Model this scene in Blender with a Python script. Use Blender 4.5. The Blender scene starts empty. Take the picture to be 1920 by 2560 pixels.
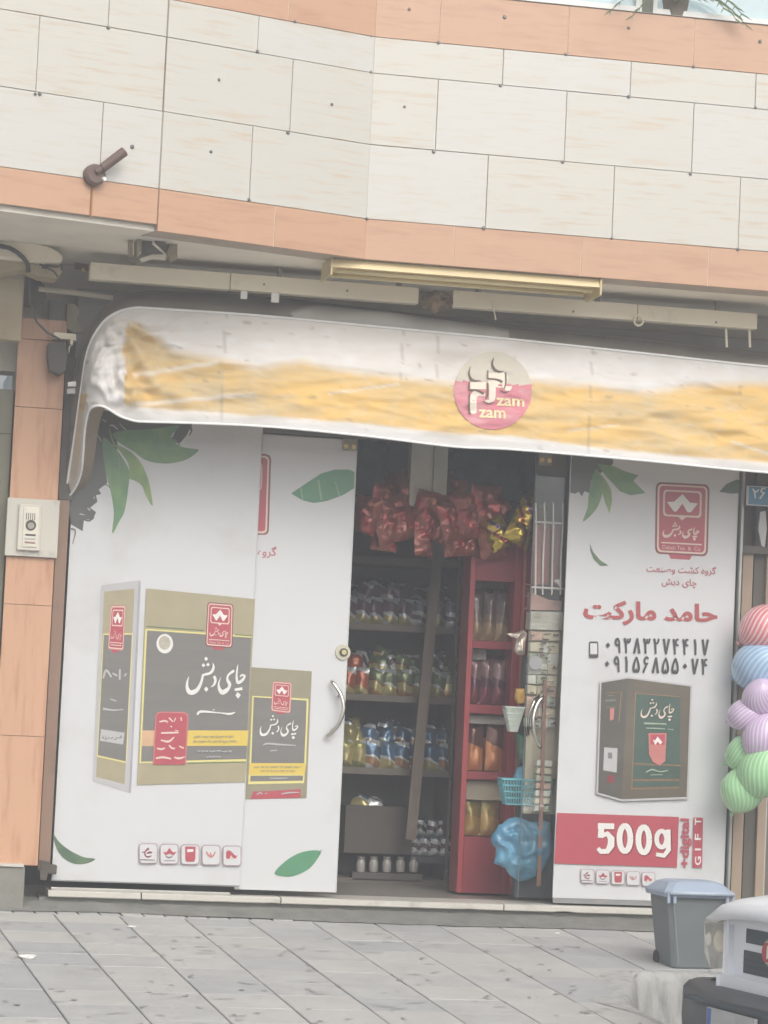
import bpy, bmesh, math, random
from mathutils import Vector, Matrix, noise
from mathutils.bvhtree import BVHTree
from mathutils.geometry import tessellate_polygon
random.seed(7)
SC = bpy.context.scene
COL = SC.collection

# ------------------------------------------------------------------ camera
FOC, PSI, TH, RO = 6755.6, .19926, .0677, .0464
Fw = Vector((math.sin(PSI)*math.cos(TH), math.cos(PSI)*math.cos(TH), math.sin(TH)))
Rt = Vector((math.cos(PSI), -math.sin(PSI), 0))
Up = Rt.cross(Fw)
CR = Rt*math.cos(RO)+Up*math.sin(RO)
CU = -Rt*math.sin(RO)+Up*math.cos(RO)
CAM = Vector((-3.3197, -15.9005, 1.2))
cd = bpy.data.cameras.new('camera'); cam = bpy.data.objects.new('camera', cd); COL.objects.link(cam)
M = Matrix((CR, CU, -Fw)).transposed().to_4x4(); M.translation = CAM
cam.matrix_world = M
cd.sensor_fit = 'VERTICAL'; cd.sensor_height = 36; cd.sensor_width = 27
cd.lens = FOC*36/2560; cd.clip_start = .1; cd.clip_end = 2000
SC.camera = cam

# ------------------------------------------------------------------ world, sun, exposure
SUN_EL, SUN_AZ = math.radians(40), math.radians(170)   # azimuth measured clockwise from +Y (into the shop)
w = bpy.data.worlds.new('World'); SC.world = w; w.use_nodes = True
nt = w.node_tree; bg = nt.nodes['Background']
sky = nt.nodes.new('ShaderNodeTexSky'); sky.sky_type = 'NISHITA'; sky.sun_disc = False
sky.sun_elevation = SUN_EL; sky.sun_rotation = SUN_AZ; sky.air_density = 1.0; sky.dust_density = 6.0; sky.ozone_density = .6
hs = nt.nodes.new('ShaderNodeHueSaturation'); hs.inputs['Saturation'].default_value = .26
nt.links.new(sky.outputs[0], hs.inputs['Color']); nt.links.new(hs.outputs[0], bg.inputs[0])
bg.inputs[1].default_value = .15
sl = bpy.data.lights.new('sun', 'SUN'); sl.energy = .62; sl.angle = math.radians(60); sl.color = (1, .975, .94)
so = bpy.data.objects.new('sun', sl); COL.objects.link(so)
sd = Vector((math.sin(SUN_AZ)*math.cos(SUN_EL), math.cos(SUN_AZ)*math.cos(SUN_EL), math.sin(SUN_EL)))
so.rotation_euler = sd.to_track_quat('Z', 'Y').to_euler(); so.location = (-4, -10, 12)
SC.view_settings.view_transform = 'Standard'; SC.view_settings.look = 'None'
SC.view_settings.exposure = .34; SC.view_settings.gamma = 1; SC.view_settings.use_curve_mapping = False
SC.cycles.max_bounces = 8; SC.cycles.transparent_max_bounces = 12

# ------------------------------------------------------------------ helpers
def ray(x, y): return Fw*FOC+CR*(x-960)-CU*(y-1280)
def at(x, y, Y):
    d = ray(x, y); return CAM+d*((Y-CAM.y)/d.y)
def atx(x, y, X):
    d = ray(x, y); return CAM+d*((X-CAM.x)/d.x)
def atz(x, y, z):
    d = ray(x, y); return CAM+d*((z-CAM.z)/d.z)
def proj(P):
    q = P-CAM; k = q.dot(Fw); return (960+FOC*q.dot(CR)/k, 1280-FOC*q.dot(CU)/k)
def Z(ox, oy, s):
    return lambda pts: [(ox+p[0]*s, oy+p[1]*s)+tuple(v*s for v in p[2:3]) for p in pts]

def S(r, g, b):
    f = lambda c: (c/255/12.92) if c/255 <= .04045 else ((c/255+.055)/1.055)**2.4
    return (f(r), f(g), f(b), 1)

MATS = {}
def mat(name, col, rough=.6, var=.12, scale=8, bump=.0, bscale=60, metal=0, coat=0, stretch=(1, 1, 1), col2=None, thr=(.45, .7), spec=.5, trans=0):
    if name in MATS: return MATS[name]
    m = bpy.data.materials.new(name); m.use_nodes = True; n = m.node_tree; N = n.nodes; L = n.links
    p = N['Principled BSDF']; p.inputs['Roughness'].default_value = rough; p.inputs['Metallic'].default_value = metal
    p.inputs['Coat Weight'].default_value = coat; p.inputs['Specular IOR Level'].default_value = spec
    g = N.new('ShaderNodeNewGeometry'); mp = N.new('ShaderNodeMapping'); mp.inputs['Scale'].default_value = stretch
    oi = N.new('ShaderNodeObjectInfo'); ad = N.new('ShaderNodeVectorMath'); ad.operation = 'MULTIPLY_ADD'
    L.new(oi.outputs['Random'], ad.inputs[0]); ad.inputs[1].default_value = (13, 7, 5); L.new(g.outputs['Position'], ad.inputs[2])
    L.new(ad.outputs[0], mp.inputs[0])
    t = N.new('ShaderNodeTexNoise'); t.inputs['Scale'].default_value = scale; t.inputs['Detail'].default_value = 6; t.inputs['Roughness'].default_value = .62
    L.new(mp.outputs[0], t.inputs['Vector'])
    cr = N.new('ShaderNodeValToRGB'); L.new(t.outputs['Fac'], cr.inputs[0])
    if col2 is None:
        c0 = tuple(c*(1-var) for c in col[:3])+(1,); c1 = tuple(min(1, c*(1+var)) for c in col[:3])+(1,)
        cr.color_ramp.elements[0].position = .3; cr.color_ramp.elements[1].position = .7
    else:
        c0, c1 = col, col2; cr.color_ramp.elements[0].position, cr.color_ramp.elements[1].position = thr
    cr.color_ramp.elements[0].color = c0; cr.color_ramp.elements[1].color = c1
    L.new(cr.outputs[0], p.inputs['Base Color'])
    if bump:
        b = N.new('ShaderNodeBump'); b.inputs['Strength'].default_value = bump; b.inputs['Distance'].default_value = .01
        t2 = N.new('ShaderNodeTexNoise'); t2.inputs['Scale'].default_value = bscale; t2.inputs['Detail'].default_value = 4
        L.new(mp.outputs[0], t2.inputs['Vector']); L.new(t2.outputs['Fac'], b.inputs['Height']); L.new(b.outputs[0], p.inputs['Normal'])
    MATS[name] = m; return m

def mobj(name, verts, faces, m, parent=None, smooth=False, loc=None):
    me = bpy.data.meshes.new(name); off = Vector(loc) if loc is not None else Vector((0, 0, 0))
    if parent is not None and loc is None:
        off = Vector((0, 0, 0)); q_ = parent
        while q_ is not None: off = off+q_.location; q_ = q_.parent
    me.from_pydata([tuple(Vector(v)-off) for v in verts], [], faces); me.materials.append(m)
    if smooth:
        for p in me.polygons: p.use_smooth = True
    me.update()
    o = bpy.data.objects.new(name, me); COL.objects.link(o)
    if parent is not None: o.parent = parent
    elif loc is not None: o.location = loc
    return o

def empty(name, loc, label=None, cat=None, group=None):
    o = bpy.data.objects.new(name, None); COL.objects.link(o); o.location = loc; o.empty_display_size = .1
    if label: tag(o, label, cat, group)
    return o
def tag(o, label=None, cat=None, group=None, kind=None):
    if label: o['label'] = label
    if cat: o['category'] = cat
    if group: o['group'] = group
    if kind: o['kind'] = kind
    return o

class MB:
    """collects geometry (world coordinates) for ONE mesh object"""
    def __init__(s): s.v = []; s.f = []
    def add(s, V, F):
        n = len(s.v); s.v += [Vector(v) for v in V]; s.f += [tuple(i+n for i in f) for f in F]; return s
    def box(s, x, y, z, c=0):
        if c == 0:
            V = [(a, b, d) for a in x for b in y for d in z]
            return s.add(V, [(0, 1, 3, 2), (4, 6, 7, 5), (0, 4, 5, 1), (2, 3, 7, 6), (0, 2, 6, 4), (1, 5, 7, 3)])
        bm = bmesh.new(); bmesh.ops.create_cube(bm, size=1)
        for v in bm.verts:
            v.co = Vector(((x[0]+x[1])/2+v.co.x*(x[1]-x[0]), (y[0]+y[1])/2+v.co.y*(y[1]-y[0]), (z[0]+z[1])/2+v.co.z*(z[1]-z[0])))
        bmesh.ops.bevel(bm, geom=bm.edges[:], offset=c, segments=2, affect='EDGES', profile=.5)
        return s.bm(bm)
    def bm(s, bm, T=None):
        bm.verts.ensure_lookup_table(); bm.verts.index_update()
        V = [(T@v.co if T else v.co.copy()) for v in bm.verts]; F = [tuple(v.index for v in f.verts) for f in bm.faces]; bm.free(); return s.add(V, F)
    def prism(s, pts, thick):
        """pts: list of 3-D points (planar loop); extruded by vector thick"""
        n = len(pts); P = [Vector(p) for p in pts]; Q = [p+Vector(thick) for p in P]
        return s.add(P+Q, [tuple(range(n))[::-1], tuple(range(n, 2*n))]+[(i, (i+1) % n, n+(i+1) % n, n+i) for i in range(n)])
    def tube(s, pts, r, seg=8, closed=False):
        P = [Vector(p) for p in pts]; n = len(P); rr = r if isinstance(r, (list, tuple)) else [r]*n
        base = len(s.v); prev = None; V = []
        for i, p in enumerate(P):
            t = (P[min(i+1, n-1)]-P[max(i-1, 0)]).normalized()
            a = prev if prev else (Vector((0, 0, 1)) if abs(t.z) < .9 else Vector((1, 0, 0)))
            b = t.cross(a).normalized(); a = b.cross(t).normalized(); prev = a
            V += [p+(a*math.cos(k*2*math.pi/seg)+b*math.sin(k*2*math.pi/seg))*rr[i] for k in range(seg)]
        F = [(i*seg+k, i*seg+(k+1) % seg, (i+1)*seg+(k+1) % seg, (i+1)*seg+k) for i in range(n-1) for k in range(seg)]
        F += [tuple(range(seg))[::-1], tuple((n-1)*seg+k for k in range(seg))]
        return s.add(V, F)
    def disc(s, c, nrm, r, h, seg=16, r2=None):
        c = Vector(c); nrm = Vector(nrm).normalized()
        return s.tube([c, c+nrm*h], [r, r if r2 is None else r2], seg)
    def build(s, name, m, parent=None, smooth=False, loc=None):
        return mobj(name, s.v, s.f, m, parent, smooth, loc)

def bevelmod(o, wd=.004, seg=2):
    b = o.modifiers.new('bevel', 'BEVEL'); b.width = wd; b.segments = seg; b.limit_method = 'ANGLE'; b.angle_limit = math.radians(40); return o
def smooth_by_angle(o, a=40):
    for p in o.data.polygons: p.use_smooth = True
    o.data.set_sharp_from_angle(angle=math.radians(a)); return o

# flat prints: a decal layer that sits on a plane Y=const, traced outline
LAY = {}
def layer(key, step=.00015):
    LAY[key] = LAY.get(key, 0)+1; return LAY[key]*step
def flat(name, pts, m, Y, parent, key=None):
    key = key or parent.name; y = Y-layer(key)
    V = [at(p[0], p[1], y) for p in pts]
    T = tessellate_polygon([[Vector((p[0], p[1], 0)) for p in pts]])
    F = []
    for a, b, c in T:
        cr = (V[b]-V[a]).cross(V[c]-V[a]).y; F.append((a, b, c) if cr < 0 else (a, c, b))
    return mobj(name, V, F, m, parent)
def smoothpath(P, k=5):
    n = len(P); out = []
    for i in range(n-1):
        p0, p1, p2, p3 = P[max(i-1, 0)], P[i], P[i+1], P[min(i+2, n-1)]
        for j in range(k):
            t = j/k
            out.append(tuple(.5*((2*b)+(-a+c)*t+(2*a-5*b+4*c-d)*t*t+(-a+3*b-3*c+d)*t**3) for a, b, c, d in zip(p0, p1, p2, p3)))
    out.append(tuple(P[-1])); return out
def ribbon_geo(P, mn=.2):
    """P list of (x,y,w) -> outline strip quads in 2-D"""
    V = []; n = len(P)
    for i, p in enumerate(P):
        a = P[max(i-1, 0)]; b = P[min(i+1, n-1)]; dx, dy = b[0]-a[0], b[1]-a[1]; l = math.hypot(dx, dy) or 1
        nx, ny = -dy/l, dx/l; h = max(p[2], mn)/2
        V += [(p[0]+nx*h, p[1]+ny*h), (p[0]-nx*h, p[1]-ny*h)]
    return V, [(2*i, 2*i+1, 2*i+3, 2*i+2) for i in range(n-1)]
def strokes(name, lst, m, Y, parent, key=None, curve=True, place=None, eps=.00002):
    """several brush strokes as one flat print; place maps (x,y) -> 3-D"""
    key = key or parent.name; y0 = Y-layer(key); mb = MB()
    for i, st in enumerate(lst):
        P = smoothpath(st) if curve and len(st) > 2 else st
        V, F = ribbon_geo(P)
        if place: mb.add([place(v[0], v[1], i*eps) for v in V], F)
        else: mb.add([at(v[0], v[1], y0-i*eps) for v in V], F)
    LAY[key] = LAY.get(key, 0)+max(1, int(len(lst)*eps/.0001)+1)
    o = mb.build(name, m, parent)
    if len(lst) > 1: o['kind'] = 'stuff'
    return o
def quadmap(TL, TR, BR, BL):
    def f(u, v):
        return tuple(TL[i]*(1-u)*(1-v)+TR[i]*u*(1-v)+BR[i]*u*v+BL[i]*(1-u)*v for i in (0, 1))
    return f
def rrect(x0, y0, x1, y1, r, k=4):
    P = []
    for cx, cy, a in ((x1-r, y0+r, -90), (x1-r, y1-r, 0), (x0+r, y1-r, 90), (x0+r, y0+r, 180)):
        for j in range(k+1):
            t = math.radians(a+90*j/k); P.append((cx+r*math.cos(t), cy+r*math.sin(t)))
    return P
def qflat(name, pts, q, m, Y, parent): return flat(name, [q(*p) for p in pts], m, Y, parent)
def dot(cx, cy, r): return [(cx, cy-r, .1), (cx, cy, r*2), (cx, cy+r, .1)]

# Arabic-script text through the built-in font's presentation forms (already in visual order)
def text_geo(s, bold=0, perchar=False):
    """returns verts, faces in a unit box (0..1, 0..1 with y down) plus aspect"""
    def one(body):
        c = bpy.data.curves.new('txt', 'FONT'); c.body = body; c.size = 1; c.offset = bold; c.resolution_u = 4
        o = bpy.data.objects.new('txt', c); COL.objects.link(o); dg = bpy.context.evaluated_depsgraph_get()
        me = bpy.data.meshes.new_from_object(o.evaluated_get(dg))
        V = [tuple(v.co) for v in me.vertices]; F = [tuple(p.vertices) for p in me.polygons]
        bpy.data.objects.remove(o); bpy.data.curves.remove(c); bpy.data.meshes.remove(me); return V, F
    if not perchar:
        V, F = one(s); V = [(v[0], v[1], 0) for v in V]
    else:
        V, F = [], []; x = 0
        bar = lambda t: max(v[0] for v in one(t+'|')[0])
        b0 = bar('')
        for i, ch in enumerate(s):
            adv = bar(ch)-b0
            if ch != ' ':
                v, f = one(ch); n = len(V); V += [(a[0]+x, a[1], i) for a in v]; F += [tuple(k+n for k in g) for g in f]
            x += adv
    x0 = min(v[0] for v in V); x1 = max(v[0] for v in V); y0 = min(v[1] for v in V); y1 = max(v[1] for v in V)
    return [((v[0]-x0)/(x1-x0), (y1-v[1])/(y1-y0), v[2]) for v in V], F
def text(name, s, q, m, Y, parent, bold=0, perchar=False):
    V, F = text_geo(s, bold, perchar); y = Y-layer(parent.name)
    mb = MB(); mb.add([at(*q(v[0], v[1]), y-v[2]*.00002) for v in V], F); LAY[parent.name] += 4
    return mb.build(name, m, parent)

# ------------------------------------------------------------------ materials
tile_white = mat('travertine_tile', S(200, 198, 189), .35, scale=3.4, stretch=(1, 1, 12), col2=S(196, 172, 140), thr=(.52, .80), bump=.05, bscale=30, coat=.15)
tile_white2 = mat('travertine_tile_warm', S(201, 198, 188), .35, scale=3.2, stretch=(1, 1, 12), col2=S(190, 168, 138), thr=(.52, .80), bump=.05, bscale=30, coat=.15)
tile_white3 = mat('travertine_tile_pale', S(202, 200, 193), .35, scale=3.8, stretch=(1, 1, 11), col2=S(192, 178, 152), thr=(.52, .82), bump=.05, bscale=30, coat=.15)
tile_orange = mat('salmon_stone_tile', S(196, 156, 126), .38, scale=3.2, stretch=(1, 1, 9), col2=S(176, 128, 104), thr=(.5, .82), bump=.05, coat=.15)
tile_orange_v = mat('salmon_stone_pillar', S(208, 164, 132), .4, scale=2.4, stretch=(9, 9, 1), col2=S(166, 112, 84), thr=(.5, .85), bump=.05, coat=.1)
pale_grout = mat('pale_grout', S(230, 216, 200), .9)
joint_mat = mat('joint_mortar', S(182, 170, 158), .9)
rivet_mat = mat('rivet_metal', S(128, 128, 126), .45, metal=.6)
soffit_mat = mat('soffit_plaster', S(238, 232, 218), .85, var=.1, scale=2, bump=.1, bscale=12)
cream_mat = mat('cream_painted_metal', S(248, 238, 214), .5, var=.06, scale=3, col2=S(186, 170, 138), thr=(.55, .8))
dark_steel = mat('dark_steel', S(86, 84, 80), .55, var=.15, metal=.2)
brown_steel = mat('brown_painted_steel', S(142, 116, 98), .55, var=.08, col2=S(110, 88, 72), thr=(.55, .9))
white_marble = mat('white_marble', S(208, 204, 194), .4, var=.05, scale=6, col2=S(168, 164, 156), thr=(.55, .8), bump=.05)
banner_white = mat('banner_print_white', S(214, 215, 215), .24, scale=2.2, col2=S(196, 195, 190), thr=(.55, .9), coat=.5, bump=.12, bscale=1.6)
concrete = mat('concrete', S(158, 156, 148), .9, var=.14, scale=5, bump=.3, bscale=40)
concrete_dark = mat('dirty_concrete', S(128, 128, 122), .95, var=.25, scale=7, bump=.6, bscale=30)
chrome = mat('chrome', S(225, 222, 210), .18, var=.03, metal=1)
brass_chrome = mat('satin_nickel', S(205, 200, 180), .35, var=.06, metal=.9)
red_print = mat('print_red', S(184, 84, 94), .3, var=.03, coat=.4)
maroon_print = mat('print_maroon', S(140, 66, 70), .3, var=.03, coat=.4)
white_print = mat('print_white', S(232, 230, 224), .3, var=.02, coat=.4)
cream_print = mat('print_cream', S(225, 205, 190), .3, var=.02, coat=.4)
grey_print = mat('print_grey', S(126, 124, 120), .3, var=.06, scale=3, stretch=(.6, 1, 10), coat=.4)
black_print = mat('print_charcoal', S(92, 94, 90), .3, var=.08, coat=.4)
ink_print = mat('print_ink', S(72, 72, 74), .3, var=.03, coat=.4)
gold_print = mat('print_gold', S(170, 161, 132), .3, var=.06, coat=.4)
yellow_print = mat('print_yellow', S(222, 196, 96), .3, var=.03, coat=.4)
pale_yellow = mat('print_pale_yellow', S(226, 216, 140), .3, var=.03, coat=.4)
green_print = mat('print_leaf_green', S(104, 146, 108), .3, scale=10, col2=S(140, 170, 108), thr=(.4, .75), coat=.4)
green_dark = mat('print_leaf_dark', S(88, 112, 92), .3, scale=12, col2=S(112, 134, 98), thr=(.4, .75), coat=.4)
green_blue = mat('print_leaf_blue_green', S(92, 148, 112), .3, var=.1, scale=8, coat=.4)
halo_print = mat('print_shadow_grey', S(188, 187, 187), .3, var=.03, coat=.4)
tin_print = mat('print_tin_olive', S(108, 101, 88), .3, var=.1, scale=5, coat=.4)
tin_side = mat('print_tin_side', S(94, 92, 84), .3, var=.1, scale=5, coat=.4)
tin_green = mat('print_tin_green', S(78, 98, 88), .3, var=.14, scale=6, coat=.4)
pink_print = mat('print_salmon', S(200, 128, 122), .3, var=.05, coat=.4)
rubber = mat('black_rubber', S(60, 60, 60), .8)

def glassmat(name, tint=(.97, .985, .98), refl=.02):
    if name in MATS: return MATS[name]
    m = bpy.data.materials.new(name); m.use_nodes = True; N = m.node_tree.nodes; L = m.node_tree.links; N.remove(N['Principled BSDF'])
    t = N.new('ShaderNodeBsdfTransparent'); t.inputs[0].default_value = tint+(1,)
    g = N.new('ShaderNodeBsdfGlossy'); g.inputs['Roughness'].default_value = .04
    f = N.new('ShaderNodeFresnel'); f.inputs[0].default_value = 1.5
    a = N.new('ShaderNodeMath'); a.operation = 'ADD'; a.inputs[1].default_value = refl; L.new(f.outputs[0], a.inputs[0])
    x = N.new('ShaderNodeMixShader'); L.new(a.outputs[0], x.inputs[0]); L.new(t.outputs[0], x.inputs[1]); L.new(g.outputs[0], x.inputs[2])
    L.new(x.outputs[0], N['Material Output'].inputs[0]); MATS[name] = m; return m
glass = glassmat('clear_glass')
#PART2
# ================================================================== SETTING
PZ0, PSL = -.115, .054
def pavz(Y): return PZ0+PSL*Y if Y < 0 else PZ0
def pav(x, y, up=0):
    d = ray(x, y); t = (PZ0+up+PSL*CAM.y-CAM.z)/(d.z-PSL*d.y); return CAM+d*t
ROADZ = -.50
JD = Vector((.0512, -1, 0)).normalized()      # joints run slightly oblique to the wall
P1 = pav(1555, 2505); T1 = pav(1578, 2430)
def Xlim(Y): return 99 if Y > T1.y else (T1.x+(P1.x-T1.x)*(Y-T1.y)/(P1.y-T1.y) if Y > P1.y else P1.x+(P1.y-Y)*.0512)
def edgeX(Y): return P1.x-.0+(Y-P1.y)*(-.0512)*1.0
lerp_ = lambda a, b, t: a+(b-a)*t
# ground sheets
asph = mat('asphalt', (.20, .197, .188, 1), .9, var=.25, scale=30, bump=.5, bscale=200)
o = mobj('road', [(-60, -60, ROADZ), (60, -60, ROADZ), (60, 30, ROADZ), (-60, 30, ROADZ)], [(0, 1, 2, 3)], asph); tag(o, kind='structure')
pave_mat = mat('paving_stone', S(182, 182, 179), .85, var=.12, scale=5, bump=.35, bscale=45)
pave_joint = mat('paving_joint', S(134, 131, 126), .95, var=.15)
XL, YE = -14.0, -6.2
gmb = MB()
Xe = lambda Y: P1.x+.004+(P1.y-Y)*.0512
low = .012
gmb.add([(XL, 0, PZ0-low), (9, 0, PZ0-low), (9, T1.y, pavz(T1.y)-low), (T1.x, T1.y, pavz(T1.y)-low), (P1.x, P1.y, pavz(P1.y)-low), (Xe(YE), YE, pavz(YE)-low), (XL, YE, pavz(YE)-low)], [(0, 1, 2, 3), (0, 3, 4, 6), (4, 5, 6)])
gmb.add([(T1.x, T1.y, pavz(T1.y)-low), (P1.x, P1.y, pavz(P1.y)-low), (P1.x, P1.y, ROADZ-.1), (T1.x, T1.y, ROADZ-.1)], [(0, 1, 2, 3)])
gmb.add([(XL, YE, pavz(YE)-low), (Xe(YE), YE, pavz(YE)-low), (Xe(YE), YE, ROADZ-.1), (XL, YE, ROADZ-.1), (Xe(P1.y), P1.y, pavz(P1.y)-low), (Xe(P1.y), P1.y, ROADZ-.1)], [(0, 3, 2, 1), (1, 2, 5, 4)])
pavement = gmb.build('pavement', pave_joint); tag(pavement, kind='structure')
# slabs
slab_m = [pave_mat, mat('paving_stone_pale', S(188, 187, 183), .85, var=.07, scale=3, bump=.35, bscale=45), mat('paving_stone_cool', S(175, 176, 175), .85, var=.08, scale=4, bump=.4, bscale=45)]
SW, G = .375, .009
def slab(xa, xb, Ya, Yb, name, j=.001):
    sx = lambda x, Y: x+(-1-Y)*.0512
    dz = random.uniform(-j, j); t1, t2 = random.uniform(-.0008, .0008), random.uniform(-.0008, .0008)
    a = G/2; c = .004; V = []; F = []
    if sx(xa, Yb) > Xlim(Yb)-.03: return None
    for ring, (ins, dd) in enumerate(((0, -.012), (0, -.003), (c, 0))):
        for (x, Y, s1, s2) in ((xa, Ya, 1, -1), (xb, Ya, -1, -1), (xb, Yb, -1, 1), (xa, Yb, 1, 1)):
            XX = min(sx(x, Y), Xlim(Y))+s1*(a+ins); YY = Y+s2*(a*.45+ins*.6)
            V.append((XX, YY, pavz(YY)+dz+dd+t1*s1+t2*s2))
    for r_ in (0, 1):
        F += [(r_*4+i, r_*4+i+4, r_*4+(i+1) % 4+4, r_*4+(i+1) % 4) for i in range(4)]
    F.append((8, 11, 10, 9))
    o = mobj(name, V, [tuple(reversed(f)) for f in F], random.choice(slab_m)); o.parent = pavement
    return o
X0 = pav(179, 2339).x
Yrow = [-.30, -.62]
y = -.62
while y > YE+.3: y -= .375; Yrow.append(max(y, YE))
x = X0-SW*5
while x < 3.2:
    for i in range(len(Yrow)-1):
        Ya, Yb = Yrow[i], Yrow[i+1]
        xa, xb = x, x+SW
        if Yb < T1.y+.10 and xa > T1.x-(-1-T1.y)*.0512-.04:
            if Ya > T1.y+.14: Yb = T1.y+.10
            else: continue
        slab(xa, xb, Ya, Yb, 'slab')
    x += SW
# narrow course of bricks beside the wall
x = -3.3
while x < 2.8:
    slab(x, x+.125, -.12, -.29, 'paving_brick', .003); x += .125
# relief marks pressed into the slabs: shallow stains
stain = mat('slab_stain', S(146, 146, 144), .9, var=.06)
mb = MB(); rs = random.Random(3)
for i in range(230):
    X, Y = rs.uniform(-2.9, 1.0), rs.uniform(-4.2, -.7); r1 = rs.uniform(.005, .013); n = 7
    if X > Xlim(Y)-.1: continue
    if rs.random() < .55:
        ang = rs.uniform(-.5, .5); mb.add([(X+r1*math.cos(a*6.283/n)*1.5, Y+r1*math.sin(a*6.283/n)*1.2, pavz(Y)+.0065) for a in range(n)], [tuple(range(n))])
    else:
        R_ = rs.uniform(.03, .07); a0 = rs.uniform(0, 6); pts = []
        for k in range(7):
            a = a0+k*.22; pts.append((X+R_*1.6*math.cos(a), Y+R_*math.sin(a), .003+.011*math.sin(k/6*3.14)))
        V, F = ribbon_geo(pts, .001); mb.add([(v[0], v[1], pavz(v[1])+.0065) for v in V], F)
st = mb.build('slab_stain', stain, None); st.parent = pavement; tag(st, kind='stuff')

# dirty concrete strip along the wall
mb = MB(); n = 80; V = []; F = []
for i in range(n+1):
    X = -3.6+i*(6.8/n); w_ = .10+.06*noise.noise(Vector((X*1.5, 3, 0)))+.05*noise.noise(Vector((X*7, 1, 0)))+(.10 if X > -.9 else 0)*min(1, (X+.9)*2)
    V += [(X, .06, PZ0+.05+.012*noise.noise(Vector((X*6, 0, 2)))), (X, -.07-w_*.4, PZ0+.032+.012*noise.noise(Vector((X*9, 5, 2)))), (X, -.12-w_, pavz(-.12-w_)+.004)]
for i in range(n):
    for k in (0, 1): F.append((i*3+k, i*3+k+1, i*3+k+4, i*3+k+3))
o = mb.add(V, F).build('concrete_apron', concrete_dark, None, True); tag(o, kind='structure')

# broken concrete kerb edge along the parking bay
kc = mat('kerb_concrete', S(184, 184, 180), .9, scale=5, stretch=(3.2, 3.2, .5), col2=S(138, 138, 134), thr=(.46, .75), bump=.6, bscale=30)
path = [(P1.x+(P1.y-YE)*.0512, YE)]+[(lerp_(P1.x+(P1.y-YE)*.0512, P1.x, k/10), YE+(P1.y-YE)*k/10) for k in range(1, 10)]+[(P1.x+(T1.x-P1.x)*k/8, P1.y+(T1.y-P1.y)*k/8) for k in range(8)]+[(T1.x+.06*k, T1.y) for k in range(70)]
V = []; F = []; rings = 7
for i_, (X, Y) in enumerate(path):
    a_ = path[max(0, i_-1)]; b_ = path[min(len(path)-1, i_+1)]; t_ = Vector((b_[0]-a_[0], b_[1]-a_[1], 0)).normalized(); nn = Vector((t_.y, -t_.x, 0))
    w1 = .03 if Y < P1.y-.01 else (.16 if Y < T1.y-.02 else .11)
    for k, (off, dz) in enumerate(((-w1, .002), (.0, .004), (.022, -.006), (.04, -.05), (.045, -.14), (.06, -.26), (.10, -.50))):
        jn = .010*noise.noise(Vector((X*6, Y*6, k*.7)))+.006*noise.noise(Vector((X*17, Y*17, k)))
        P_ = Vector((X, Y, 0))+nn*(off+(jn if k > 0 else 0)*1.3); z_ = pavz(Y)+dz+(jn*.35 if 0 < k else 0)
        V.append((P_.x, P_.y, max(z_, ROADZ-.06) if k < 6 else ROADZ-.06))
for i_ in range(len(path)-1):
    for k in range(rings-1): F.append((i_*rings+k, i_*rings+k+1, (i_+1)*rings+k+1, (i_+1)*rings+k))
kerb = MB().add(V, F).build('kerb', kc, None, True); tag(kerb, kind='structure')

# ------------------------------------------------------------------ upper facade
bld = empty('building', (0, 0, 0), 'upper building facade clad in cream and salmon stone tiles above the shop', 'building')
A = Vector((-.495, -1.0)); B = Vector((-1.722, -1.395)); Cc = Vector((-2.612, -1.66)); dl = (Cc-B).normalized()
SEG = {'right': (A, Vector((1, 0)), 5.2), 'mid': (B, (A-B).normalized(), (A-B).length), 'left': (B-dl*0, -dl, 3.0)}
# right: u from A to +X ; mid: u from B to A ; left: u = -(distance leftwards from B)
def seguv(px, py, seg):
    o_, d, _ = SEG[seg]; nrm = Vector((d.y, -d.x)); r = ray(px, py)
    t = ((o_-Vector((CAM.x, CAM.y))).dot(nrm))/Vector((r.x, r.y)).dot(nrm); P = CAM+r*t
    return (Vector((P.x, P.y))-o_).dot(d), P.z
def segbox(mb, seg, u0, u1, z0, z1, d0, d1, ch=.002):
    o_, d, _ = SEG[seg]; nr = Vector((d.y, -d.x))
    if nr.y > 0: nr = -nr
    q = lambda u, z, k: (o_.x+d.x*u+nr.x*k, o_.y+d.y*u+nr.y*k, z)
    V = [q(u0, z0, d0), q(u1, z0, d0), q(u1, z1, d0), q(u0, z1, d0), q(u0, z0, d1-ch), q(u1, z0, d1-ch), q(u1, z1, d1-ch), q(u0, z1, d1-ch),
         q(u0+ch, z0+ch, d1), q(u1-ch, z0+ch, d1), q(u1-ch, z1-ch, d1), q(u0+ch, z1-ch, d1)]
    F = [(0, 4, 5, 1), (1, 5, 6, 2), (2, 6, 7, 3), (3, 7, 4, 0), (4, 8, 9, 5), (5, 9, 10, 6), (6, 10, 11, 7), (7, 11, 8, 4), (8, 11, 10, 9)]
    mb.add(V, [tuple(reversed(f)) for f in F])
ZR = [3.653, 3.885, 4.311, 4.722, 4.931, 5.222]
mb = MB()
segbox(mb, 'right', -.0, 5.2, 3.655, 5.20, -.2, -.004); segbox(mb, 'mid', .0, SEG['mid'][2], 3.655, 7.0, -.2, -.004); segbox(mb, 'left', -2.6, 0, 3.6885, 7.0, -.2, -.004)
mb.build('wall', joint_mat, bld)
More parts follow.
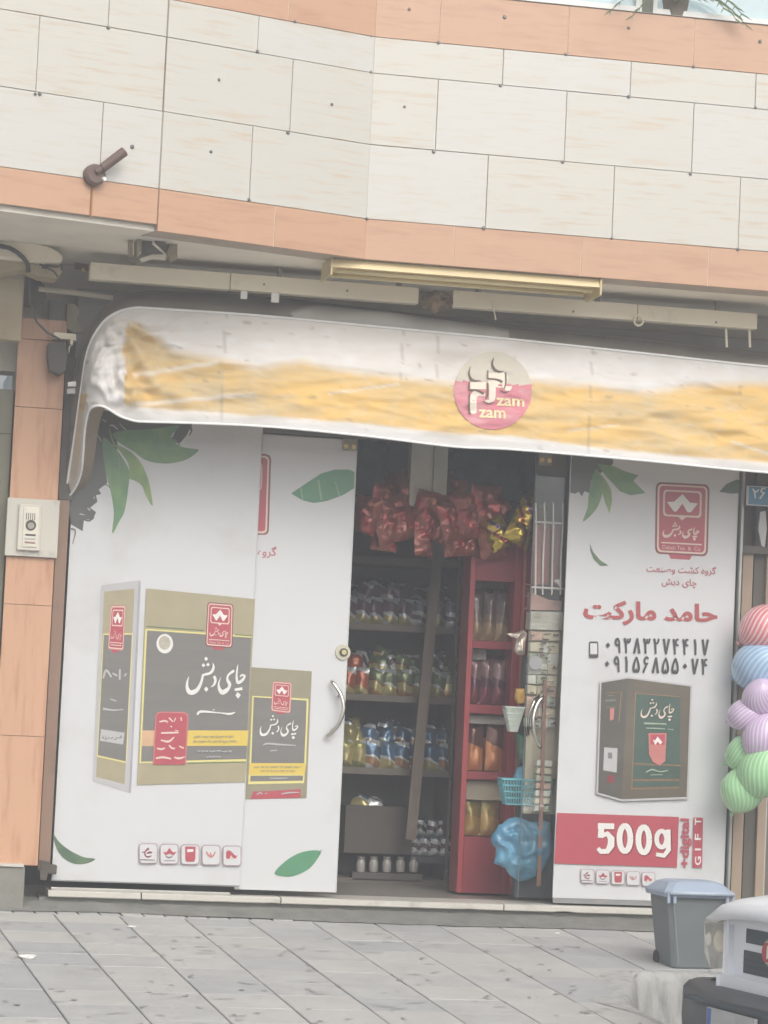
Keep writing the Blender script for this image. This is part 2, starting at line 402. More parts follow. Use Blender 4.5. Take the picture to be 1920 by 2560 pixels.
rows = [  # (z index, material, seg -> joint px, y px at which they are read)
    (0, 'o', {'right': ([1132, 1451, 1770, 2090, 2410], 660), 'mid': ([683], 590), 'left': ([225, -120], 490)}),
    (1, 'w', {'right': ([1215, 1532, 1848, 2165, 2480], 500), 'mid': ([625], 420), 'left': ([253, -80], 330)}),
    (2, 'w', {'right': ([1090, 1413, 1732, 2050, 2370], 310), 'mid': ([727], 230), 'left': ([93, -230], 130)}),
    (3, 'w', {'right': ([1256, 1576, 1889, 2210, 2530], 180), 'mid': ([643], 90), 'left': ([270, -60], 30)}),
    (4, 'o', {'right': ([1098, 1420, 1735, 2050, 2370], 60), 'mid': ([720], 20), 'left': ([200, -130], -60)})]
for zi, mk, segs in rows:
    for seg, (js, yy) in segs.items():
        us = sorted(seguv(j, yy, seg)[0] for j in js)
        lo, hi = {'right': (0, 5.2), 'mid': (0, SEG['mid'][2]), 'left': (-2.6, 0)}[seg]
        us = [lo]+[u for u in us if lo+.05 < u < hi-.05]+[hi]
        for a, b in zip(us, us[1:]):
            mb = MB(); g = .0014; z0, z1 = ZR[zi], ZR[zi+1]
            if seg == 'left' and zi == 0: z0 += .035
            if seg == 'mid' and zi == 4: z0, z1 = ZR[4], ZR[5]
            pr = .012+random.uniform(-.0012, .0012)
            segbox(mb, seg, a+g, b-g, z0+g, z1-g, 0, pr)
            mb.build('tile', tile_orange if mk == 'o' else random.choice((tile_white, tile_white2, tile_white3)), bld)
            if mk == 'o' and b < hi-.01 and not (seg == 'left'):
                mb = MB(); segbox(mb, seg, b-g*.9, b+g*.9, z0+g, z1-g, 0, .0095, .0003); mb.build('grout_line', pale_grout, bld)
for seg, zs in (('mid', ((5.222, 5.64), (5.64, 6.06))), ('left', ((5.222, 5.64), (5.64, 6.06)))):
    lo, hi = {'mid': (0, SEG['mid'][2]), 'left': (-2.6, 0)}[seg]
    for z0, z1 in zs:
        for k in range(3):
            mb = MB(); segbox(mb, seg, lo+(hi-lo)*k/3+.002, lo+(hi-lo)*(k+1)/3-.002, z0+.002, z1-.002, 0, .012); mb.build('tile', tile_white, bld)
# anchor rivets
riv = [(545, 200), (827, 262), (525, 380), (328, 368), (1010, 268), (268, 70), (641, 130), (735, 55), (925, 92), (925, 182), (1095, 108), (1250, 215), (1413, 137), (1570, 243),
       (1732, 168), (1887, 270), (97, 236), (717, 332), (1083, 380), (1405, 406), (1724, 436), (620, 500), (914, 548), (1208, 571), (1528, 597), (1843, 624), (1022, 24), (1260, 44), (1570, 71), (1898, 105), (86, 236)]
for px, py in riv:
    seg = 'right' if px > 920 else 'mid' if px > 405 else 'left'
    u, z = seguv(px, py, seg); o_, d, _ = SEG[seg]; nr = Vector((d.y, -d.x))
    if nr.y > 0: nr = -nr
    c = Vector((o_.x+d.x*u, o_.y+d.y*u, z)); n3 = Vector((nr.x, nr.y, 0)); r_ = random.uniform(.008, .0125)
    MB().tube([c+n3*.010, c+n3*.017, c+n3*.0215], [r_, r_*.95, r_*.5], 10).build('rivet', rivet_mat, bld)
# dark open joint on the corner between left and middle bays
MB().tube([(B.x-.002, B.y-.013, 3.66), (B.x-.002, B.y-.013, 7)], .002, 6).build('corner_joint', mat('open_joint', S(120, 96, 84), .9), bld)

# soffit + wall behind
q = [(A.x, A.y+.03), (5.0, -.97), (5.0, .3), (-4.6, .3), (-4.6, Cc.y-.57), (Cc.x, Cc.y+.03), (B.x, B.y+.03)]
mb = MB(); mb.prism([(a, b, 3.658) for a, b in q][::-1], (0, 0, .03)); o = mb.build('soffit', soffit_mat); tag(o, kind='structure')
mb = MB(); mb.box((-4.6, 5), (.05, .30), (3.0, 3.656)); o = mb.build('wall_above_shop', mat('plaster_wall', S(200, 194, 180), .9, var=.1, scale=3, bump=.2), None); tag(o, kind='structure')
# wall above (behind the window band) so that nothing is hollow
mb = MB(); mb.box((-.5, 5), (-.8, -.6), (5.2, 7)); o = mb.build('upper_room_wall', mat('upper_room', S(110, 112, 110), .9)); tag(o, kind='structure')

# upper window strip
wn = empty('window', (1.2, -1, 5.23), 'white framed window just above the salmon band at the top right', 'window')
wm = mat('white_window_frame', S(225, 225, 220), .4, var=.03)
zb = 5.229
xs = [at(1120, -15, -1).x, at(1606, 22, -1).x, at(1634, 26, -1).x, 4.8]
mb = MB(); mb.box((xs[0], xs[1]-.0), (-.99, -.93), (zb-.004, zb+.034)); mb.box((xs[2], xs[3]), (-.99, -.93), (zb-.004, zb+.034)); mb.box((xs[1]-.035, xs[1]), (-.989, -.93), (zb+.0341, 6.4)); mb.box((xs[2], xs[2]+.025), (-.989, -.93), (zb+.0341, 6.4))
mb.box((xs[0], xs[0]+.04), (-.989, -.93), (zb+.0341, 6.4)); mb.box((xs[3]-.04, xs[3]), (-.989, -.93), (zb+.0341, 6.4)); mb.box((xs[0], xs[3]), (-.9895, -.93), (6.4001, 6.45)); mb.build('frame', wm, wn)
MB().box((xs[1]+.0006, xs[2]-.0006), (-.97, -.9), (zb-.002, 6.4)).build('mullion', mat('window_mullion', S(118, 122, 108), .6), wn)
pm = mat('window_pane_glass', S(176, 196, 200), .08, var=.05, coat=.6)
for a, b in ((xs[0]+.04, xs[1]-.035), (xs[2]+.025, xs[3]-.04)):
    MB().box((a, b), (-.955, -.945), (zb+.034, 6.4)).build('pane', pm, wn)
MB().box((-.49, 5.0), (-1.02, -.8), (5.2225, 5.2255)).build('sill', mat('sill_metal', S(150, 146, 138), .5), wn)
# palm in a planter standing on the sill
palm = empty('potted_palm', at(1700, 25, -1.03), 'green palm fronds hanging over the sill in front of the right window pane', 'plant')
pg = mat('palm_leaf', S(84, 96, 58), .6, var=.3, scale=20)
rr = random.Random(5)
for k in range(9):
    base = at(1700+rr.uniform(-40, 40), 6+rr.uniform(-6, 10), -1.05); ang = rr.uniform(-1.3, 1.3); L = rr.uniform(.25, .5)
    mb = MB(); pts = []
    for i in range(9):
        t = i/8; pts.append(base+Vector((math.sin(ang)*L*t, -.05*t, .35*t*(1-t)*L*1.2+.03-.17*t*t*abs(math.sin(ang))+.25*t*max(0, math.cos(ang))*.3)))
    mb.tube(pts, .0025, 5)
    for i in range(1, 9):
        for sgn in (-1, 1):
            p = pts[i]; tip = p+Vector((math.cos(ang)*sgn*.06+.03*math.sin(ang), -.01, -.035)); d = (tip-p); s_ = Vector((0, .002, .006))
            mb.add([p-s_, p+s_, p+d*.5+s_, tip, p+d*.5-s_], [(0, 1, 2, 3, 4)])
    mb.build('frond', pg, palm)
MB().disc(at(1700, 25, -1.05)-Vector((0, -.12, .02)), (0, 0, 1), .07, .12, 16, .09).build('pot', mat('plastic_pot', S(120, 110, 96), .7), palm)

# ------------------------------------------------------------------ things under the soffit
# spotlight on the facade
c, = [Vector((0, 0, 0))]
u, z = seguv(230, 440, 'left'); o_, d, _ = SEG['left']; c = Vector((o_.x+d.x*u, o_.y+d.y*u, z)); n3 = Vector((d.y, -d.x, 0)); n3 = n3 if n3.y < 0 else -n3; t3 = Vector((d.x, d.y, 0)); t3 = t3 if t3.x > 0 else -t3
sp = empty('wall_spotlight', c, 'small brown wall lamp with a tube head on the upper left tiles', 'lamp')
lm = mat('brown_lamp_paint', S(108, 88, 80), .5, var=.08)
MB().tube([c+n3*.012, c+n3*.05, c+n3*.062], [.058, .058, .045], 28).build('base', lm, sp, False)
h0 = c+n3*.06+t3*.0+Vector((0, 0, .01)); h1 = h0+t3*.135+Vector((0, 0, .125))+n3*.05
MB().tube([h0, h0.lerp(h1, .2), h0.lerp(h1, .22), h1, h1+(h1-h0).normalized()*.004], [.018, .018, .026, .027, .02], 18).build('lamp_head', lm, sp)
MB().tube([c+n3*.05+t3*.042-Vector((0, 0, .02)), c+n3*.075+t3*.045-Vector((0, 0, .02))], [.014, .011], 12).build('knob', white_print, sp)
MB().tube([c+n3*.02-Vector((0, 0, .055)), c+n3*.018-Vector((0, 0, .23))], .0035, 6).build('cable', mat('ochre_cable', S(170, 118, 60), .6), sp)

# fluorescent fixture
L0, L1 = at(825, 700, -.93), at(1490, 740, -.93)
fx = empty('fluorescent_fixture', ((L0.x+L1.x)/2, -.9, 3.655), 'long tan twin tube light fixture fixed under the soffit', 'lamp')
zf = 3.652; tan = mat('aged_fixture_paint', S(226, 206, 160), .5, var=.1, scale=5, stretch=(.4, 3, 3))
x0, x1 = at(825, 660, -.9).x, at(1490, 700, -.9).x
mb = MB(); mb.prism([(x0, -.99, zf-.05), (x0, -.97, zf), (x0, -.71, zf), (x0, -.69, zf-.05), (x0, -.78, zf-.03), (x0, -.84, zf-.055), (x0, -.90, zf-.03)], (x1-x0, 0, 0)); mb.build('housing', tan, fx)
for yy in (-.93, -.75):
    MB().tube([(x0+.03, yy, zf-.062), (x1-.03, yy, zf-.062)], .014, 12).build('tube', mat('tube_glass_old', S(226, 212, 166), .3, var=.05), fx, True)
for xx in (x0-.012, x1):
    MB().box((xx, xx+.012), (-.995, -.685), (zf-.098, zf-.001), .003).build('end_plate', mat('end_plate_paint', S(205, 190, 146), .5), fx)

galv0 = mat('bracket_steel', S(150, 146, 132), .5, metal=.3)
# cream channel under the soffit
CY = -.52
ch = empty('cable_channel', (0, CY, 3.6), 'long cream metal channel running along the wall above the awning, broken in the middle', 'channel')
for (xa, ya, xb, yb) in ((225, 672, 1046, 745), (1132, 752, 1893, 800)):
    xa_, xb_ = at(xa, ya+10, CY).x, at(xb, yb+10, CY).x
    zt, zb_ = at(640, 687, CY).z, at(640, 727, CY).z-.004
    xs_ = [xa_]+[xa_+(xb_-xa_)*k for k in ((.42, .43) if xa < 900 else (.60, .61))]+[xb_]
    mb = MB(); mb.box((xa_, xs_[1]), (CY, CY+.09), (zb_, zt), .004); mb.build('rail', cream_mat, ch)
    mb = MB(); mb.box((xs_[1]+.004, xb_), (CY-.001, CY+.09), (zb_+.001, zt-.001), .004); mb.build('rail', cream_mat, ch)
for px, py in ((660, 711), (868, 727), (1433, 779), (1790, 806)):
    p = at(px, py, CY-.002); MB().disc(p, (0, -1, 0), .006, .004, 8).build('screw', dark_steel, ch)
p = at(1595, 802, CY-.01); pts = [p+Vector((math.cos(a)*.028, -.012, math.sin(a)*.03)) for a in [i*math.pi/8 for i in range(17)]]; MB().tube(pts, .007, 8).build('hook_ring', cream_mat, ch)
for px in (330, 700, 1000, 1200, 1500, 1800):
    p = at(px, 740, CY); MB().box((p.x-.012, p.x+.012), (CY+.03, CY+.06), (zt-.002, 3.6575)).build('ceiling_bracket', galv0, ch)
# broken plaster hole
p = at(1090, 757, CY+.06)
mb = MB(); V = []; n = 18
bm = bmesh.new(); bmesh.ops.create_icosphere(bm, subdivisions=3, radius=1)
for v in bm.verts:
    k = 1+.5*noise.noise(v.co*2.2+Vector((3, 1, 0))); v.co = Vector((v.co.x*.085*k, v.co.y*.07*k, v.co.z*.06*k))+p+Vector((0, -.03, .0))
mb.bm(bm); o = mb.build('broken_plaster_lump', mat('crumbled_plaster', S(150, 128, 98), .95, scale=14, col2=S(98, 88, 76), thr=(.4, .62), bump=.8, bscale=30)); tag(o, 'crumbled brown plaster lump filling the gap in the cream channel', 'plaster')
for px, py, s_ in ((610, 737, .022), (688, 744, .026)):
    p = at(px, py, CY-.004); o = MB().box((p.x-s_*.9, p.x+s_*.9), (CY-.006, CY+.01), (p.z-s_*1.1, p.z+s_*1.1), .003).build('white_clip', white_print)
    tag(o, 'small white clip hanging under the cream channel, '+('the left of two' if px < 650 else 'the right of two'), 'clip')
for px in (1815, 1873):
    p0, p1 = at(px, 822, CY+.04), at(px+2, 868, CY+.04)
    o = MB().tube([p0, p1], .008, 8).build('awning_hanger', cream_mat); tag(o, 'thin cream hanger rod below the right end of the channel, '+('nearer the channel middle' if px < 1850 else 'at its very end'), 'rod')
o = MB().tube([at(1228, 745, CY-.006), at(1240, 800, CY-.006)], .004, 6).build('dangling_wire', cream_mat); tag(o, 'thin pale wire dangling from the channel beside the broken plaster', 'wire')

# hanging sheet-metal bracket under the corner
br = empty('metal_bracket', at(385, 600, -1.0), 'bent galvanised sheet metal bracket hanging under the soffit corner at left', 'bracket')
galv = mat('galvanised_sheet', S(158, 150, 128), .5, var=.15, scale=9, metal=.25)
zf_ = Z(0, 480, .3858)
def plate(pts, Y, th, m, nm, par): return MB().prism([at(p[0], p[1], Y) for p in zf_(pts)], (0, th, 0)).build(nm, m, par)
plate([(835, 235), (860, 235), (860, 415), (835, 415)], -1.02, .06, galv, 'flange', br)
plate([(885, 215), (925, 205), (915, 380), (890, 430)], -1.06, .16, galv, 'side_plate', br)
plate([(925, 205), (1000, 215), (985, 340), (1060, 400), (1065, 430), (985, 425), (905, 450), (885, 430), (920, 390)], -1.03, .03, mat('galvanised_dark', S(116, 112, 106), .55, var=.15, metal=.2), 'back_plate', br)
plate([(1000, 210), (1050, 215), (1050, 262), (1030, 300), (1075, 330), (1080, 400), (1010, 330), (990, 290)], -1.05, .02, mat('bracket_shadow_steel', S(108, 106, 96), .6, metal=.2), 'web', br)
plate([(1105, 280), (1150, 282), (1150, 430), (1110, 450), (1085, 400)], -1.0, .05, galv, 'clip', br)
plate([(1030, 235), (1100, 275), (1100, 430), (1060, 340)], -.96, .02, mat('bracket_cream_back', S(150, 144, 122), .6), 'backing', br)
plate([(905, 432), (985, 405), (1060, 405), (1075, 440), (985, 432), (920, 452)], -1.075, .04, mat('bracket_lip', S(190, 184, 166), .45, metal=.3), 'lip', br)

# left end: conduits, box sign, cables
o = MB().tube([at(232, 668, -.2), at(350, 680, -.2)], .013, 8).build('conduit_pipe', cream_mat); tag(o, 'short cream conduit pipe ending left of the cable channel', 'pipe')
j = empty('conduit_joint', at(205, 668, -.2), 'rusty pipe end fitting with a brass tip just left of the cream conduit', 'pipe fitting')
MB().tube([at(188, 664, -.2), at(222, 670, -.2)], .02, 10).build('body', mat('rusty_fitting', S(120, 96, 70), .7, var=.2, scale=30), j); MB().tube([at(206, 672, -.23), at(211, 680, -.24)], .011, 8).build('tip', mat('brass_tip', S(214, 186, 120), .4, metal=.5), j)
o = MB().tube([at(96, 722, -.25), at(170, 730, -.25), at(235, 738, -.25), at(282, 745, -.25)], .016, 10).build('conduit_pipe', mat('pale_pipe', S(196, 188, 168), .5, var=.08)); tag(o, 'pale plastic pipe running from the wall lamp box towards the awning corner', 'pipe')
lb = empty('box_light', at(60, 640, -.5), 'rounded cream box light fixed under the soffit at the far left', 'lamp')
pts = zf_([(-60, 330), (0, 310), (200, 325), (310, 350), (380, 385), (408, 420), (400, 455), (260, 455), (0, 430), (-60, 425)])
MB().prism([at(*p, -.62) for p in pts], (0, .3, 0)).build('housing', bpy.data.materials['cream_painted_metal'], lb); bevelmod(lb.children[0], .012, 3)
pts = zf_([(-60, 440), (0, 440), (255, 470), (380, 480), (400, 520), (370, 560), (260, 545), (200, 520), (160, 500), (-60, 540)])
MB().prism([at(*p, -.56) for p in pts], (0, .2, 0)).build('lower_cover', mat('cream_cover_dull', S(180, 168, 140), .5, var=.1), lb)
MB().tube([at(*p, -.64) for p in zf_([(255, 470), (300, 480), (375, 485), (398, 470), (400, 510)])], .006, 6).build('clamp', dark_steel, lb)
MB().tube([at(*p, -.64) for p in zf_([(-60, 330), (0, 350), (60, 362), (110, 390), (150, 425), (180, 470), (185, 520)])], .013, 8).build('cable', dark_steel, lb)
MB().tube([at(*p, -.64) for p in zf_([(270, 488), (310, 495), (350, 515), (375, 550)])], .006, 6).build('strap', dark_steel, lb)
sg = empty('beige_sign_panel', at(30, 760, -.3), 'blank beige panel standing off the pillar at the far left', 'panel')
pts = [(-60, 633), (62, 648), (52, 852), (-60, 842)]
MB().prism([at(*p, -.32) for p in pts], (0, .1, 0)).build('panel', mat('beige_panel', S(192, 180, 152), .6, scale=2, col2=S(170, 152, 122), thr=(.5, .8)), sg)
MB().prism([at(*p, -.335) for p in [(-60, 630), (64, 645), (58, 690), (45, 700), (20, 690), (-10, 698), (-60, 690)]], (0, .012, 0)).build('torn_cover', mat('torn_plastic', S(190, 180, 158), .5), sg)
mb = MB(); mb.tube([at(*p, -.3) for p in [(70, 660), (72, 700), (76, 760), (92, 805), (118, 832), (150, 848)]], .007, 8); o = mb.build('hanging_cable', mat('grey_cable', S(100, 98, 90), .6), None, True); tag(o, 'grey cable looping down the pillar top from the box light to the motor box', 'cable')
dk = mat('dark_junk_metal', S(98, 92, 80), .7, var=.25, scale=12)
o = MB().prism([at(*p, -.22) for p in [(66, 672), (82, 668), (96, 700), (112, 712), (116, 742), (96, 766), (62, 762)]], (0, .1, 0)).build('junction_box', dk); tag(o, 'dirty dark junction box where the cables meet above the left pillar', 'junction box')
mo = empty('awning_motor', at(145, 890, -.2), 'dark awning winding box with a cream bracket, beside the pillar top', 'motor box')
MB().prism([at(*p, -.26) for p in [(122, 858), (160, 852), (168, 880), (165, 925), (150, 935), (126, 925), (120, 890)]], (0, .18, 0)).build('body', mat('motor_paint', S(92, 88, 82), .6, var=.15), mo)
MB().prism([at(*p, -.27) for p in [(136, 830), (190, 835), (190, 852), (182, 850), (182, 862), (176, 862), (176, 848), (134, 846)]], (0, .1, 0)).build('bracket', cream_mat, mo)
MB().prism([at(*p, -.25) for p in [(172, 865), (176, 865), (174, 880), (172, 880)]], (0, .1, 0)).build('pin', cream_mat, mo)
o = MB().prism([at(*p, -.12) for p in [(124, 748), (162, 752), (162, 830), (150, 834), (124, 826)]], (0, .1, 0)).build('shutter_side_box', mat('side_box_grey', S(112, 110, 104), .6, var=.1)); tag(o, 'grey side box of the roller shutter above the winding box', 'box')
o = MB().prism([at(*p, -.13) for p in [(168, 758), (188, 760), (200, 778), (192, 800), (210, 828), (186, 832), (166, 820)]], (0, .08, 0)).build('hinge_plate', mat('hinge_plate_olive', S(146, 142, 116), .6, var=.2)); tag(o, 'olive metal hinge plate between the side box and the awning corner', 'hinge')
o = MB().prism([at(*p, -.27) for p in [(170, 955), (190, 953), (190, 966), (170, 966)]], (0, .03, 0)).build('awning_clip', white_print); tag(o, 'small white clip on the dark awning guide, the upper one', 'clip')
o = MB().prism([at(*p, -.27) for p in [(168, 972), (188, 970), (188, 984), (168, 984)]], (0, .03, 0)).build('awning_clip', halo_print); tag(o, 'small grey clip on the dark awning guide, the lower one', 'clip')

# shutter box (dark) above the opening, behind the awning
sb = MB(); sb.box((-2.02, 2.6), (-.10, .048), (3.08, 3.50), .008); o = sb.build('roller_shutter_box', mat('shutter_box', S(136, 136, 132), .6, var=.12, scale=4), None); tag(o, 'dark grey roller shutter box running across the shop above the awning', 'shutter box')

# ------------------------------------------------------------------ left pillar, doorway and step
pl = empty('stone_pillar', (-2.2, 0, 0), 'salmon stone clad pillar left of the shop front', 'pillar')
PX0, PX1 = -2.353, -2.075
MB().box((PX0+.003, PX1-.003), (-.105, .3), (.13, 3.3)).build('core', joint_mat, pl)
zz = [at(100, 2165, -.12).z, at(100, 1842, -.12).z, at(100, 1514, -.12).z, at(100, 1394, -.12).z, at(100, 1249, -.12).z, at(100, 1020, -.12).z, at(100, 850, -.12).z, 3.3]
for i in range(len(zz)-1):
    if i == 3:
        MB().box((PX0-.012, PX1+.012), (-.150, -.10), (zz[i]+.001, zz[i+1]), .003).build('marble_tile', mat('marble_intercom_tile', S(206, 202, 190), .4, scale=5, col2=S(160, 156, 148), thr=(.56, .72)), pl)
    else:
        MB().box((PX0, PX1), (-.12-random.uniform(0, .002), -.10), (zz[i]+.0015, zz[i+1]-.0015), .0015).build('tile', tile_orange_v, pl)
o = MB().box((-3.2, PX1+.005 if 0 else -2.15), (-.19, .2), (-.3, zz[0]-.004), .01).build('concrete_plinth', mat('plinth_grey', S(140, 138, 130), .9, var=.15, scale=6, bump=.3)); tag(o, 'grey rendered plinth under the pillar at the bottom left', 'plinth')
MB().box((-3.2, -2.16), (-.205, .2), (zz[0]-.003, zz[0]+.012)).build('plinth_cap', white_marble, None); tag(bpy.data.objects['plinth_cap'], 'pale stone capping on the grey plinth below the pillar', 'stone cap')
# intercom
ip = at(80, 1322, -.15); ic = empty('door_intercom', ip, 'white door intercom panel on the marble tile of the pillar', 'intercom')
cx = (PX0+PX1)/2-.012
MB().box((cx-.072, cx+.06), (-.176, -.1505), (zz[3]+.035, zz[4]-.035), .006).build('surround', mat('intercom_white', S(212, 208, 196), .4), ic)
MB().box((cx-.045, cx+.045), (-.184, -.176), (zz[3]+.055, zz[4]-.05), .003).build('face_plate', mat('intercom_face', S(222, 218, 202), .35), ic)
for k in range(5):
    MB().box((cx-.03+k*.012, cx-.026+k*.012), (-.1855, -.184), (zz[4]-.125, zz[4]-.085)).build('speaker_slot', ink_print, ic)
zc = zz[4]-.155; MB().disc((cx, -.184, zc), (0, -1, 0), .03, .006, 24).build('lens_ring', dark_steel, ic); MB().disc((cx, -.190, zc-.004), (0, -1, 0), .019, .004, 20).build('lens', mat('lens_grey', S(170, 165, 155), .2), ic)
for k, m_ in enumerate((dark_steel, halo_print, mat('button_label', S(170, 130, 120), .5))):
    MB().box((cx-.03, cx+.03), (-.1865, -.184), (zc-.062-k*.022, zc-.052-k*.022), .002).build('call_button', m_, ic)
# neighbour door on the far left
nd = empty('side_door', (-2.5, -.02, 0), 'grey green metal door frame with frosted glass at the far left edge', 'door')
gm = mat('grey_green_metal', S(124, 122, 104), .55, var=.08)
MB().box((-3.3, PX0-.004), (-.06, .1), (2.62, 2.88), .006).build('lintel', gm, nd); MB().box((-2.43, PX0-.004), (-.06, .1), (.1, 2.62), .006).build('jamb', gm, nd); MB().box((-3.3, -3.2), (-.06, .1), (.1, 2.62), .006).build('jamb', gm, nd)
for z0, z1 in ((.2, 1.3), (1.4, 2.55)):
    MB().box((-3.2, -2.43), (.0, .02), (z0, z1)).build('pane', mat('frosted_glass', S(186, 196, 186), .3, var=.08), nd)
MB().box((-3.2, -2.43), (-.03, .06), (1.3, 1.4)).build('rail', gm, nd)
# brown steel upright
o = MB().box((PX1+.006, PX1+.074), (-.09, .05), (.10, 2.25), .003).build('steel_upright', brown_steel); tag(o, 'brown painted steel upright between the pillar and the left glass panel', 'post')
MB().box((PX1+.006, PX1+.09), (-.075, .04), (2.2505, 3.35), .003).build('shutter_guide', mat('shutter_guide_dark', S(96, 92, 86), .6, var=.2)); tag(bpy.data.objects['shutter_guide'], 'dark shutter guide rail above the brown steel upright', 'rail')
fb = empty('floor_bolt_box', at(125, 2190, -.1), 'dark rusty floor bolt at the foot of the brown upright', 'bolt')
MB().prism([at(*p, -.11) for p in [(100, 2150), (125, 2155), (124, 2162), (143, 2164), (141, 2186), (120, 2184), (116, 2202), (100, 2200)]], (0, .08, 0)).build('body', mat('rusty_dark', S(92, 84, 76), .8, var=.3, scale=20, bump=.4), fb); bevelmod(fb.children[0], .004)
# door step (white stone slabs)
stp = empty('door_step', (0, 0, 0), 'white stone threshold slabs with chipped edges along the shop front', 'step')
cuts = [at(118, 2230, -.05).x, at(352, 2235, -.05).x, at(700, 2250, -.05).x, at(1256, 2272, -.05).x, 3.0]
for i in range(4):
    a, b = cuts[i]+.004, cuts[i+1]-.004
    mb = MB(); bm = bmesh.new(); n = max(6, int((b-a)/.03)); V = []; F = []
    # section with a slightly nibbled nose
    for k in range(n+1):
        X = a+(b-a)*k/n; c1 = .004+.006*max(0, noise.noise(Vector((X*22, i, 0)))); c2 = .003+.02*max(0, noise.noise(Vector((X*5, 9, 0)))-.25)
        V += [(X, .25, -.014), (X, -.075+c1, -.014), (X, -.085, -.016-c1), (X, -.085, -.05+c2), (X, -.078, -.056+c2), (X, .25, -.056)]
    for k in range(n):
        for s_ in range(6): F.append((k*6+s_, k*6+(s_+1) % 6, k*6+6+(s_+1) % 6, k*6+6+s_))
    F += [tuple(range(6))[::-1], tuple(n*6+s_ for s_ in range(6))]
    bm.free(); mb.add(V, [tuple(reversed(f)) for f in F]).build('stone_slab', white_marble, stp)
mb = MB(); mb.box((-2.05, 3), (-.05, .3), (-.2, -.0565)); o = mb.build('step_riser', concrete_dark); tag(o, kind='structure')
sr = MB(); sr.box((cuts[0]+.02, at(575, 2228, -.05).x), (-.066, -.02), (-.0138, .003), .002); o = sr.build('sill_rail', mat('aluminium_rail', S(190, 188, 180), .4, metal=.4)); tag(o, 'thin aluminium rail lying on the step under the left glass panel', 'rail')
# litter
for px, py, s_, ds, sh in ((70, 2243, .06, 'crumpled white tissue by the plinth corner at the far left', 0), (372, 2273, .028, 'small white paper scrap on the dirt under the left panel', 1), (567, 2288, .03, 'white bent paper scrap lying on the slabs left of the doorway', 2), (327, 2318, .026, 'flat white chip lying on the second row of slabs', 3), (1125, 2304, .018, 'thin white sliver lying in front of the open doorway', 4), (1165, 2293, .014, 'tiny pale crumb of litter close to the doorstep', 5), (1392, 2334, .018, 'small white flake of litter in front of the right glass panel', 6), (68, 2396, .05, 'long white streak of torn paper on the slabs at the left edge', 7), (100, 2260, .03, 'small torn white flake beside the crumpled tissue', 8)):
    p = pav(px, py); bm = bmesh.new(); bmesh.ops.create_icosphere(bm, subdivisions=2, radius=1)
    for v in bm.verts:
        k = 1+.6*noise.noise(v.co*1.7+Vector((sh*3.1, 0, 0))); v.co = Vector((v.co.x*s_*k, v.co.y*s_*.7*k, (v.co.z+.6)*s_*(.55 if s_ > .04 and sh != 7 else .25)*k))+p
    o = MB().bm(bm).build('litter_scrap', white_print); tag(o, ds, 'litter')
#PART3
# ================================================================== AWNING
def lerp(a, b, t): return a+(b-a)*t
def interp(tab, x):
    if x <= tab[0][0]: return tab[0][1]
    for (a, ya), (b, yb) in zip(tab, tab[1:]):
        if x <= b: return ya+(yb-ya)*(x-a)/(b-a)
    return tab[-1][1]
def resample(P, n):
    L = [0]
    for a, b in zip(P, P[1:]): L.append(L[-1]+(b-a).length)
    out = []
    for k in range(n):
        d = L[-1]*k/(n-1); i = 0
        while i < len(P)-2 and L[i+1] < d: i += 1
        out.append(P[i].lerp(P[i+1], (d-L[i])/max(1e-9, L[i+1]-L[i])))
    return out
def crspline(P, k=6):
    return [Vector(p) for p in smoothpath([tuple(p) for p in P], k)]
NL, NC = 80, 280
def bow(leg, cross):
    Lg = resample(crspline([at(*p) for p in leg]), NL)
    cr = [at(*p) for p in cross]; z_end = cr[-1].z; cr.append(Vector((3.0, cr[-1].y, z_end)))
    Cx = resample([Lg[-1]]+crspline(cr)[1:], NC)
    return Lg+Cx[1:]
bB = bow([(163, 1240, -0.040), (172, 1182, -.085), (182, 1120, -.14), (192, 1050, -.21), (203, 970, -.30), (215, 893, -.396), (232, 845, -0.455), (262, 802, -0.488), (300, 779, -0.502), (340, 770, -0.502)],
         [(340, 770, -0.502), (640, 790, -0.502), (960, 820, -0.502), (1280, 850, -0.502), (1600, 884, -0.502), (1920, 918, -0.502)])
bC = bow([(167, 1246, -0.037), (188, 1218, -.12), (203, 1180, -.24), (208, 1130, -.36), (212, 1075, -.47), (222, 1026, -0.60), (240, 1013, -0.657), (262, 1016, -0.670), (300, 1039, -0.670), (340, 1052, -0.670)],
         [(340, 1052, -0.670), (640, 1063, -0.670), (910, 1088, -0.670), (1134, 1115, -0.670), (1280, 1122, -0.670), (1600, 1149, -0.670), (1920, 1180, -0.670)])
bA = bow([(160, 1205, -0.036), (172, 1060, -0.058), (188, 940, -0.115), (213, 850, -0.202), (250, 785, -0.259), (300, 750, -0.274), (335, 739, -0.274), (370, 733, -0.274)],
         [(370, 733, -0.274), (640, 745, -0.274), (960, 780, -0.274), (1280, 818, -0.274), (1600, 850, -0.274), (1920, 888, -0.274)])
YU = [(205, 900), (300, 860), (318, 812), (345, 812), (430, 884), (540, 898), (640, 926), (755, 905), (820, 922), (985, 947), (1134, 966), (1338, 955), (1488, 970), (1627, 985), (1724, 968), (1917, 962)]
YLo = [(300, 1012), (480, 1024), (640, 1036), (910, 1056), (1134, 1082), (1280, 1088), (1589, 1128), (1917, 1153)]
def nz(x, y, s=0): return noise.noise(Vector((x, y, s)))
